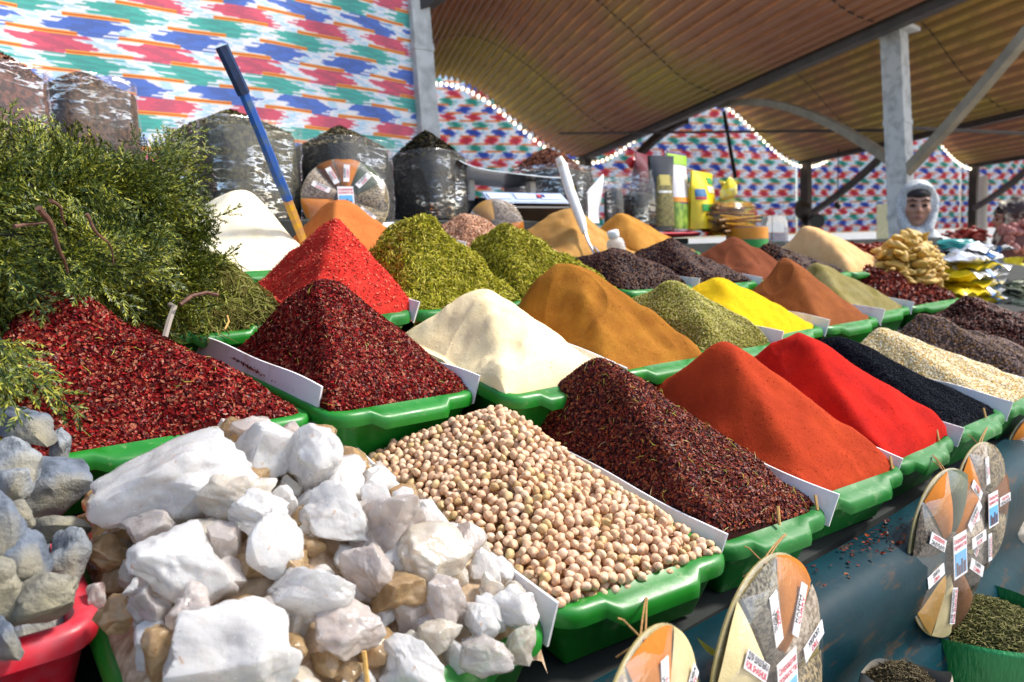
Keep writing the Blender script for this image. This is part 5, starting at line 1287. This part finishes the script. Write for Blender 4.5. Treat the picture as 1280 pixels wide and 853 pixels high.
# ================================================================== RIGHT HAND END
def lump_pile(cpx, cpy, Y, wpx, hpx, cnt, r, mat_, name, label, cat, group, seed, elong=(1.6, 1, .7), knob=.12):
    c = at_Y(cpx, cpy, Y); k = (c @ fwd)/FPX; Wd, H = wpx*k/2, hpx*k; g = np.random.default_rng(seed); P0 = []; protos_ = []
    for i in range(cnt):
        for _ in range(40):
            u = g.normal(size=3); u /= np.linalg.norm(u); u[2] = abs(u[2]); u[1] = -abs(u[1]) if g.random() < .8 else u[1]
            p = c+np.array([u[0]*Wd, u[1]*Wd*.6, u[2]*H])*g.uniform(.8, 1.0)
            if all(((p-q)**2).sum() > (r*1.15)**2 for q in P0): break
        P0.append(p); sx = r*g.uniform(.75, 1.25)
        if len(protos_) < 5:
            V, F = rock(seed*10+i, nplanes=7, sharp=9, rough=.03, sub=3, conc=knob); V = V*np.array(elong)*r
            o = make_np(name, p+V, [F], [mat_], [0], origin=p); protos_.append(o)
        else: o = protos_[i % 5].copy(); COL.objects.link(o); o.location = W(p.copy())
        q = rand_rot(1, g)[0]; o.rotation_euler = Matrix(q.tolist()).to_euler() if elong[0] < 1.3 else (g.normal()*.4, g.normal()*.3, g.uniform(0, 6.3)); o.scale = (sx/r,)*3
        tag(o, label, cat, group)
    g2 = MB(); V, F = ICO[3]; V = V.copy(); V[:, 2] = np.clip(V[:, 2], -.3, 1); g2.add(c+V*np.array([Wd*.82, Wd*.5, H*.82]), [tuple(f) for f in F])
    return g2, c
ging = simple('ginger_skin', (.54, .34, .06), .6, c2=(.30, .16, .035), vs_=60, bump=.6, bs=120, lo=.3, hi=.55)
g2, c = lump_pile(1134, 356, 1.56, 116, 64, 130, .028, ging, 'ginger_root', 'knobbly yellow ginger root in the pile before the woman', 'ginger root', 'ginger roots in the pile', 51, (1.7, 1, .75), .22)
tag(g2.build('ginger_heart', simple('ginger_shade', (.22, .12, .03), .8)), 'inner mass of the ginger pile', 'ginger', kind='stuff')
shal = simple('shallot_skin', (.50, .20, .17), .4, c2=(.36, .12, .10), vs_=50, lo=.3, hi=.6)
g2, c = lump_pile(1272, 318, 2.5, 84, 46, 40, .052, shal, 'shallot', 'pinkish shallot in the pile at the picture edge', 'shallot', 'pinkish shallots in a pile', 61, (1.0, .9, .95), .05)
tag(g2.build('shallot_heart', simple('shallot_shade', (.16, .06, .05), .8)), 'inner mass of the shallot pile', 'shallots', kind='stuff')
# yellow cloth under them
c = at_Y(1262, 338, 2.35); k = (c @ fwd)/FPX; P = np.zeros((20, 8, 3)); sn = SN(12, 8, 3)
for i in range(20):
    for j in range(8): P[i, j] = c+np.array([(i/19-.4)*90*k, .05*sn([i*.2, j*.1, 0]), (j/7-.6)*38*k])
g = MB(); g.slab(P, (0, -.02, 0)); tag(g.build('yellow_cloth', simple('yellow_fabric', (.62, .55, .02), .7, c2=(.42, .36, .01), vs_=20)), 'yellow cloth folded under the shallots', 'cloth')
g2, c = lump_pile(1272, 390, 1.40, 76, 40, 60, .030, simple('grey_green_leaf', (.34, .36, .26), .7, c2=(.16, .18, .10), vs_=40), 'dried_leaf', 'grey green dried leaf in the small pile by the packets', 'dried leaf', 'grey green dried leaves', 71, (1.7, 1.1, .25), .2)
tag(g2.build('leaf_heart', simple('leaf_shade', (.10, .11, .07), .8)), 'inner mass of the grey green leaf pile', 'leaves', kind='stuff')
g2, c = lump_pile(1205, 300, 3.1, 90, 14, 30, .05, simple('dried_tomato', (.40, .05, .03), .45, c2=(.22, .02, .015), vs_=30), 'dried_tomato', 'dark red dried tomato in the low heap behind the packets', 'dried tomato', 'dried tomatoes', 81, (1.4, 1, .5), .2)
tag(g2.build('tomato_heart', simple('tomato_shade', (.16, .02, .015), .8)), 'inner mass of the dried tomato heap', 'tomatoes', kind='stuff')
# stacked foil packets
silverf = N('printed_silver_foil'); silverf.pbr(silverf.ramp(silverf.noise(16, 2), [(.35, (.75, .78, .80)), (.55, (.85, .86, .88)), (.75, (.30, .45, .50))]), .22, silverf.bump(silverf.noise(26, 4), .9, .006), Metallic=.6)
silverf = silverf.m; blu = simple('packet_blue', (.02, .14, .40), .35); brn = simple('packet_picture', (.45, .18, .08), .4, c2=(.55, .35, .2), vs_=40)
P_labels = ['lowest yellow packet of the stack beside the ginger', 'second yellow packet from the bottom of the stack beside the ginger', 'third packet from the bottom of the stack, silver ended', 'fourth packet from the bottom of the stack, crumpled silver end', 'fifth packet from the bottom of the stack beside the ginger', 'sixth packet from the bottom, silver and crumpled', 'shiny silver packet near the top of the stack']
for i, lab in enumerate(P_labels):
    py = 376-i*10.5; c = at_Y(1206+(-4 if i % 2 else 5), py, 1.44+.010*i); k = (c @ fwd)/FPX; hw, hh = 42*k, 7.5*k; t = thing('food_packet', lab, 'packet', c, 'stacked foil food packets'); A = ROT('Z', -.25+.1*(i % 3)); sn = SN(i+40, 9, 3)
    def sh(u0, u1, top_):
        P = np.zeros((12, 10, 3))
        for a_ in range(12):
            for b_ in range(10):
                u = u0+(u1-u0)*a_/11; v = b_/9*2-1; dd = (1-abs(u)**3)*(1-abs(v)**2.5); P[a_, b_] = (u*hw, v*hw*.75, hh*dd*(1 if top_ else -1)+.008*float(sn([u, v, 0])))
        return P @ A.T+c
    mm = [yel, yel, yel, silverf, yel, silverf, silverf][i]
    g = MB(); g.grid(sh(-.35, .5, True)); g.grid(sh(-.35, .5, False), flip=True); g.build('sleeve', mm, t)
    g = MB(); g.grid(sh(.5, 1.08, True)); g.grid(sh(.5, 1.08, False), flip=True); g.build('crimped_end', silverf, t)
    g = MB(); g.grid(sh(-1, -.35, True)); g.grid(sh(-1, -.35, False), flip=True); g.build('front_end', yel if i < 5 else silverf, t)
    g = MB(); g.grid(sh(.15, .35, True)+np.array([0, -.004, .004])); g.grid(sh(.15, .35, False)+np.array([0, -.004, -.004]), flip=True); g.build('blue_band', blu, t)
c = at_Y(1202, 305, 1.52); k = (c @ fwd)/FPX; g = MB(); P_, F_ = rock(37, sub=3); g.add(c+P_*np.array([36, 20, 7])*k, [tuple(f) for f in F_]); tag(g.build('teal_packet', simple('teal_foil', (.02, .28, .26), .3, bump=.5, bs=60)), 'flat teal packet on top of the foil packet stack', 'packet')
# a shelf end under the right hand goods
# yellow warning board, round pan, small hanging pot
c = at_D(1108, 278, 6.4/S); k = (c @ fwd)/FPX; t = thing('warning_board', 'pale yellow board with a black triangle beside the woman', 'sign', np.array([c[0], c[1], FLOOR]))
ax = RH; n_ = -FH
def brd(nm, x, z, w, h, y, m): 
    a_ = c+ax*x*k+np.array([0, 0, z*k])+n_*y; P = np.array([[a_-ax*w*k/2-np.array([0, 0, h*k/2]), a_-ax*w*k/2+np.array([0, 0, h*k/2])], [a_+ax*w*k/2-np.array([0, 0, h*k/2]), a_+ax*w*k/2+np.array([0, 0, h*k/2])]])
    g = MB(); g.slab(P, n_*.01); g.build(nm, m, t, smooth=False)
brd('panel', 0, 0, 24, 46, 0, simple('pale_yellow_board', (.70, .66, .40), .5)); 
g = MB(); a_ = c+n_*.03; pts = [a_+ax*(4+5*cos(q))*k+np.array([0, 0, (8+5*sin(q))*k]) for q in (pi/2, pi/2+2.09, pi/2+4.19)]; g.add(pts, [(0, 1, 2)]); g.build('triangle', MT['black'], t, smooth=False)
g = MB(); g.tube([np.array([c[0], c[1], FLOOR])-n_*.05, c-n_*.05], .05, 8); g.build('stand', MT['steel_dark'], t)
c = at_D(1020, 277, 12.0/S); k = (c @ fwd)/FPX; g = MB(); g.lathe([(9*k, -.12), (9.5*k, -.05), (9.5*k, .05), (9*k, .12)], c, 28, rot=frame_n(-FH)); tag(g.build('round_pan', MT['black']), 'dark round pan hanging at the foot of the far post', 'pan')
c = at_D(1047, 257, 11.6/S); k = (c @ fwd)/FPX; g = MB(); P_, F_ = rock(41, sub=3, sharp=8); g.add(c+P_*np.array([4, 4, 5])*k, [tuple(f) for f in F_]); g.tube([c, at_D(1048, 180, 11.6/S)], .015, 5); tag(g.build('hanging_pot', MT['black']), 'small dark pot hanging on a thin wire before the far cloth', 'pot')
for i, (px, py, rr, m, lb) in enumerate([(1003, 262, 9, 'steel_dark', 'dark bundle hung on the far post'), (1008, 283, 8, 'black', 'black kettle shape below the round pan')]):
    c = at_D(px, py, 12.2/S); k = (c @ fwd)/FPX; g = MB(); P_, F_ = rock(43+i, sub=3, sharp=7); g.add(c+P_*np.array([rr, rr, rr*1.4])*k, [tuple(f) for f in F_]); tag(g.build('hung_bundle', MT[m]), lb, 'bundle')

# ================================================================== PEOPLE
def chain(g, pts, rad, n=10):
    pts = np.array(pts, float); rad = np.array(rad)
    for (p, q, a, b) in zip(pts[:-1], pts[1:], rad[:-1], rad[1:]):
        m = max(3, int(np.linalg.norm(q-p)/.02)); 
        for t_ in np.linspace(0, 1, m):
            V, F = ICO[2]; g.add(p*(1-t_)+q*t_+V*(a*(1-t_)+b*t_), [tuple(f) for f in F])
def ell(g, c, r, R_=None, sub=3):
    V, F = ICO[sub]; V = V*np.array(r)
    if R_ is not None: V = V @ R_.T
    g.add(np.array(c)+V, [tuple(f) for f in F])
def remesh(g, vox, name, mat_, par, o, A, iters=4):
    """one continuous skin over overlapping volumes; g is in metres in the person's own axes"""
    V = np.concatenate(g.V); me = bpy.data.meshes.new(name); me.from_pydata(V.tolist(), [], g.F); ob = bpy.data.objects.new(name, me); COL.objects.link(ob)
    m = ob.modifiers.new('r', 'REMESH'); m.mode = 'VOXEL'; m.voxel_size = vox
    s_ = ob.modifiers.new('s', 'SMOOTH'); s_.iterations = iters; s_.factor = .5
    m2 = bpy.data.meshes.new_from_object(ob.evaluated_get(bpy.context.evaluated_depsgraph_get())); bpy.data.objects.remove(ob)
    Vv = np.array([v.co[:] for v in m2.vertices]); Ff = [tuple(p.vertices) for p in m2.polygons]; bpy.data.meshes.remove(m2)
    return make(name, (Vv @ A.T)/S+o, Ff, mat_, par)
skin = simple('skin', (.50, .27, .18), .5, c2=(.42, .20, .13), vs_=15); hairm = simple('dark_hair', (.015, .010, .010), .6); lipm = simple('lips', (.42, .17, .14), .5); eyem = simple('dark_eyes', (.02, .012, .01), .2)
def person(px, py, dist, yaw, label, scarf, gown, head_tilt=0.0, H=1.44):
    """own axes: x to the figure's left, -y the way it faces, z up from the floor; head centre lands on the given spot"""
    hc_ = at_D(px, py, dist/S); zc = hc_[2]*S+CZ; sc_ = zc/(H*.925); o = np.array([hc_[0], hc_[1], FLOOR]); A = ROT('Z', yaw)*sc_
    t = thing('person', label, 'person', o); h = H*.925; g = MB()
    Rt = ROT('Y', head_tilt)
    L = lambda p: Rt @ np.array(p, float)+np.array([0, 0, h])
    ell(g, L((0, .010, .025)), (.074, .092, .095), Rt); ell(g, L((0, -.012, -.045)), (.057, .068, .068), Rt); ell(g, L((0, -.045, -.092)), (.028, .028, .020), Rt)
    for s_ in (-1, 1):
        ell(g, L((s_*.036, -.055, -.022)), (.026, .024, .026), Rt); ell(g, L((s_*.030, -.073, .026)), (.027, .012, .009), Rt); ell(g, L((s_*.076, .005, -.015)), (.010, .018, .030), Rt)
    chain(g, [L((0, -.080, .012)), L((0, -.094, -.012)), L((0, -.100, -.028))], [.009, .011, .014]); ell(g, L((-.012, -.090, -.030)), (.009, .010, .008)); ell(g, L((.012, -.090, -.030)), (.009, .010, .008))
    ell(g, L((0, -.077, -.060)), (.024, .012, .010), Rt)
    chain(g, [(0, .02, h-.06), (0, .03, h-.17)], [.055, .058]); ell(g, (0, .03, h-.30), (.17, .10, .12)); ell(g, (0, .03, h-.48), (.14, .10, .18)); ell(g, (0, .03, h-.68), (.16, .12, .14))
    for s_ in (-1, 1):
        chain(g, [(s_*.16, .03, h-.24), (s_*.20, .02, h-.50), (s_*.17, -.16, h-.66), (s_*.165, -.21, h-.69)], [.052, .040, .028, .024])
        pw = np.array([s_*.162, -.235, h-.705]); ell(g, pw, (.036, .042, .016))
        for f_, (dx, ln) in enumerate(((-.026, .05), (-.009, .062), (.009, .058), (.026, .045))): chain(g, [pw+(dx, -.03, 0), pw+(dx*1.1, -.03-ln*.5, -.004), pw+(dx*1.1, -.03-ln, -.018)], [.0085, .008, .0065])
        chain(g, [pw+(-s_*.025, .01, 0), pw+(-s_*.05, -.015, -.004), pw+(-s_*.052, -.038, -.010)], [.010, .009, .007])
        chain(g, [(s_*.09, .03, h-.72), (s_*.10, .02, h-1.08), (s_*.10, .04, .09), (s_*.10, .03, .05)], [.085, .055, .036, .04]); ell(g, (s_*.10, -.05, .04), (.042, .11, .035))
    remesh(g, .0085, 'body', skin, t, o, A)
    g = MB()
    for s_ in (-1, 1): ell(g, L((s_*.030, -.079, -.001)), (.0155, .008, .0075), Rt, 2)
    V = (np.concatenate(g.V) @ A.T)/S+o; make('eyes', V, g.F, eyem, t)
    g = MB()
    for s_ in (-1, 1): chain(g, [L((s_*.014, -.088, .022)), L((s_*.034, -.084, .029)), L((s_*.052, -.068, .022))], [.005, .006, .004])
    make('eyebrows', (np.concatenate(g.V) @ A.T)/S+o, g.F, hairm, t)
    g = MB(); ell(g, L((0, -.0865, -.056)), (.019, .006, .0045), Rt, 2); ell(g, L((0, -.0865, -.0645)), (.017, .006, .005), Rt, 2); make('lips', (np.concatenate(g.V) @ A.T)/S+o, g.F, lipm, t)
    g = MB(); ell(g, L((0, -.010, .058)), (.066, .080, .040), Rt); make('hair', (np.concatenate(g.V) @ A.T)/S+o, g.F, hairm, t)
    g = MB(); ell(g, L((0, .038, .020)), (.098, .106, .128), Rt, 4); ell(g, L((0, .045, -.07)), (.088, .09, .09), Rt, 4); ell(g, (0, .0, h-.165), (.105, .105, .065), sub=4)
    for s_ in (-1, 1): chain(g, [L((s_*.086, -.020, .02)), L((s_*.082, -.028, -.04)), (s_*.05, -.065, h-.125)], [.020, .022, .028]); 
    chain(g, [L((-.080, -.015, .05)), L((-.048, -.052, .094)), L((0, -.060, .106)), L((.048, -.052, .094)), L((.080, -.015, .05))], [.020, .020, .019, .020, .020])
    ell(g, (0, .02, h-.235), (.215, .135, .085), sub=4); ell(g, (0, .0, h-.32), (.24, .15, .11), sub=4)
    remesh(g, .010, 'headscarf', scarf, t, o, A, 6)
    g = MB(); ell(g, (0, .03, h-.36), (.205, .135, .16), sub=4); ell(g, (0, .03, h-.55), (.175, .135, .2), sub=4); ell(g, (0, .03, h-.72), (.20, .16, .16), sub=4)
    for s_ in (-1, 1): chain(g, [(s_*.165, .03, h-.25), (s_*.21, .02, h-.50), (s_*.18, -.15, h-.655)], [.070, .058, .045])
    chain(g, [(0, .03, h-.75), (0, .03, h-1.1), (0, .03, .18)], [.19, .21, .24])
    remesh(g, .016, 'gown', gown, t, o, A, 5)
    return t
wsc = simple('sequined_white_scarf', (.66, .68, .68), .6, c2=(.36, .39, .40), vs_=130, bump=1.0, bs=160, lo=.4, hi=.58)
yw = atan2(1, 1)*0
psi_face = -(pi/2-psi)+.12    # turned towards the camera, a little to its right
person(1146, 258, 4.0, -1.08, 'woman in a white sequined headscarf looking at the camera behind the ginger', wsc, simple('grey_gown', (.45, .47, .48), .7, c2=(.30, .32, .33), vs_=100), .05)
person(1262, 272, 4.8, -2.7, 'person in a cream and dark headscarf bending at the picture edge', simple('cream_scarf', (.62, .55, .42), .6, c2=(.04, .02, .02), vs_=9, lo=.46, hi=.52), simple('dark_gown', (.08, .03, .03), .7), .35, H=1.50)

# ================================================================== FRONT LOWER CORNER
def cloth_sack(px, py, Y, rpx, z, zb, mat_, cont, label, cl, seed, roll=.03, layers=None):
    c = at_Y(px, py, Y); k = (c @ fwd)/FPX; r = rpx*k; zt = c[2]; t = thing('woven_sack', label, 'sack', np.array([c[0], c[1], zb])); sn = SN(seed, 5, 2, .4)
    nu, nv = 40, 96; P = np.zeros((nu, nv+1, 3)); H = zt-zb
    prof_ = [(.80, 0), (.98, .06), (1.08, .3), (1.10, .6), (1.04, .85), (1.0, .95), (1.03, 1.0), (1.07, .985), (1.08, .95), (1.06, .90)]
    pr = np.array([p_[0] for p_ in prof_]); pz = np.array([p_[1] for p_ in prof_]); tt = np.linspace(0, len(prof_)-1, nu)
    for i in range(nu):
        rr = np.interp(tt[i], np.arange(len(prof_)), pr)*r; zz = np.interp(tt[i], np.arange(len(prof_)), pz)*H
        for j in range(nv+1):
            q = 2*pi*j/nv; w = 1+.05*float(sn([cos(q)*.3, sin(q)*.3, zz*.6])); P[i, j] = (c[0]+rr*w*cos(q), c[1]+rr*w*sin(q)*.95, zb+zz+.010*float(sn([cos(q)*.4, sin(q)*.4, 1]))*(zz/H)+.006*sin(zz*70+3*float(sn([cos(q)*.2, sin(q)*.2, 3]))))
    g = MB(); g.grid(P); g.build('woven_body', mat_, t)
    nr = 16; RR, QQ = np.meshgrid(np.linspace(0, 1, nr), np.linspace(0, 2*pi, 49), indexing='ij')
    Q = np.stack([c[0]+RR*r*.99*np.cos(QQ), c[1]+RR*r*.94*np.sin(QQ), zt-.035+.05*(1-RR**2)], -1); Q[..., 2] += .008*sn(Q)
    gg = np.random.default_rng(seed); n = 5000; a_ = gg.uniform(0, 2*pi, n); rr = np.sqrt(gg.random(n))
    Pb = np.stack([c[0]+rr*r*.98*np.cos(a_), c[1]+rr*r*.93*np.sin(a_), zt-.035+.05*(1-rr**2)], -1); Pb[:, 2] += .008*sn(Pb)
    v, f = needles(Pb, np.tile([0, 0, 1.0], (n, 1)), .008, .0015, gg, lift=.003)
    i_ = np.arange(nr-1)[:, None]*49+np.arange(48)[None]; F = np.stack([i_, i_+49, i_+50, i_+1], -1).reshape(-1, 4)
    make_np('herb_filling', np.concatenate([Q.reshape(-1, 3), v]), [F, f+nr*49], [cont[1], cont[0]], [0, 1], parent=t)
wv = N('green_woven'); wv.pbr(wv.ramp(wv.noise(12, 4), [(.3, (.004, .12, .03)), (.7, (.008, .24, .06))]), .45, wv.bump(wv.math('ADD', wv.noise(220, 2, .5, wv.coord((1, 1, .25))), wv.noise(18, 4)), .6, .003))
cloth_sack(1228, 772, .55, 88, 0, FLOOR+.25, wv.m, (bits('sack_herb', [(.10, .11, .03), (.16, .15, .05), (.06, .06, .02), (.22, .20, .08)], .7), powder('sack_bed', (.05, .05, .02))), 'green woven sack of dried herb below the hanging spice wheels', None, 301)
bw = simple('beige_woven', (.50, .46, .38), .7, c2=(.32, .28, .22), vs_=20, bump=.6, bs=70)
cloth_sack(1128, 848, .50, 50, 0, FLOOR+.25, bw, (bits('sack_seed', [(.08, .06, .03), (.14, .11, .06), (.05, .04, .02)], .7), powder('sack_bed_dark', (.05, .04, .02))), 'pale woven sack of dark seeds at the lower picture edge', None, 303)
# heaped beige sacks further on
for i, (px, py, Y, rx, rz, lb) in enumerate([(1262, 655, .66, 60, 30, 'full beige sack lying beyond the green sack, upper one'), (1270, 705, .64, 66, 28, 'full beige sack lying beyond the green sack, lower one'), (1300, 620, .74, 50, 28, 'beige sack at the picture edge behind the wheels')]):
    c = at_Y(px, py, Y); k = (c @ fwd)/FPX; V, F = ICO[5]; sn = SN(310+i, 3, 5, .62); s2 = SN(330+i, 9, 3)
    r_ = (1/((np.abs(V[:, 0])**3+np.abs(V[:, 1])**3+np.abs(V[:, 2])**3)**(1/3)))*(1+.05*sn(V)+.015*s2(V)); P = V*r_[:, None]*np.array([rx, rx*.6, rz])*k
    tag(make_np('beige_sack', c+P, [F], [bw], [0], origin=c-np.array([0, 0, rz*k])), lb, 'sack', 'full beige sacks')

# toothpicks, crumbs and a leaf
tp_l = [(838, 772, 845, 752, 'toothpick'), (513, 0, 0, 0, '')]
for i, (x, d, dx, dz, lb) in enumerate([(.80, .022, .008, .03, 'toothpick standing at the front rim of the chickpeas'), (1.17, .008, .012, .03, 'toothpick leaning at the front rim of the barberries'), (1.285, .012, .010, .025, 'toothpick near the corner of the barberry tray'), (1.64, .015, .012, .025, 'toothpick in the corner of the rust red powder'), (1.96, .012, .012, .025, 'toothpick at the front of the scarlet powder'), (2.30, .012, .012, .025, 'toothpick at the front of the black seeds'), (.36, .02, .003, .05, 'toothpick standing in the front of the salt tray')]):
    p = T(11 if x < .6 else 13 if x < 1 else 12 if x < 1.3 else 14 if x < 1.7 else 1, x, d, .004); g = MB(); g.tube([p, p+np.array([dx, .01, dz])], .0030, 6); tag(g.build('toothpick', MT['toothpick']), lb, 'toothpick', 'toothpicks stuck in the trays')
g_ = np.random.default_rng(88); n = 150; x = np.where(g_.random(n) < .5, g_.normal(1.55, .08, n), g_.uniform(1.2, 2.3, n)); y = g_.uniform(.612, .672, n); z = np.interp(y, [.60, .63, .67], [-.626, -.611, -.602])
v, f = chips(np.stack([x, y, z], -1), np.tile([0, 0, 1.0], (n, 1)), .006, .0035, g_, tilt=.4, lift=.003)
tag(make_np('spilt_crumbs', v, [f], [flk_dk], [0], smooth=(False,)), 'spilt barberry crumbs on the teal ledge', 'crumbs', kind='stuff')
p = at_Y(884, 808, .60); P = np.zeros((8, 5, 3))
for i in range(8):
    for j in range(5): u = i/7*2-1; P[i, j] = p+RV*u*.018-UV*(.012*u-.006*u*u)+UV*(j/4-.5)*.010*(1-u*u)+fwd*(-.012)
g = MB(); g.slab(P, (0, 0, .001)); tag(g.build('fallen_leaf', simple('yellow_leaf', (.45, .40, .05), .5)), 'small yellowed leaf caught on the teal sheet under the barberry tray', 'leaf')
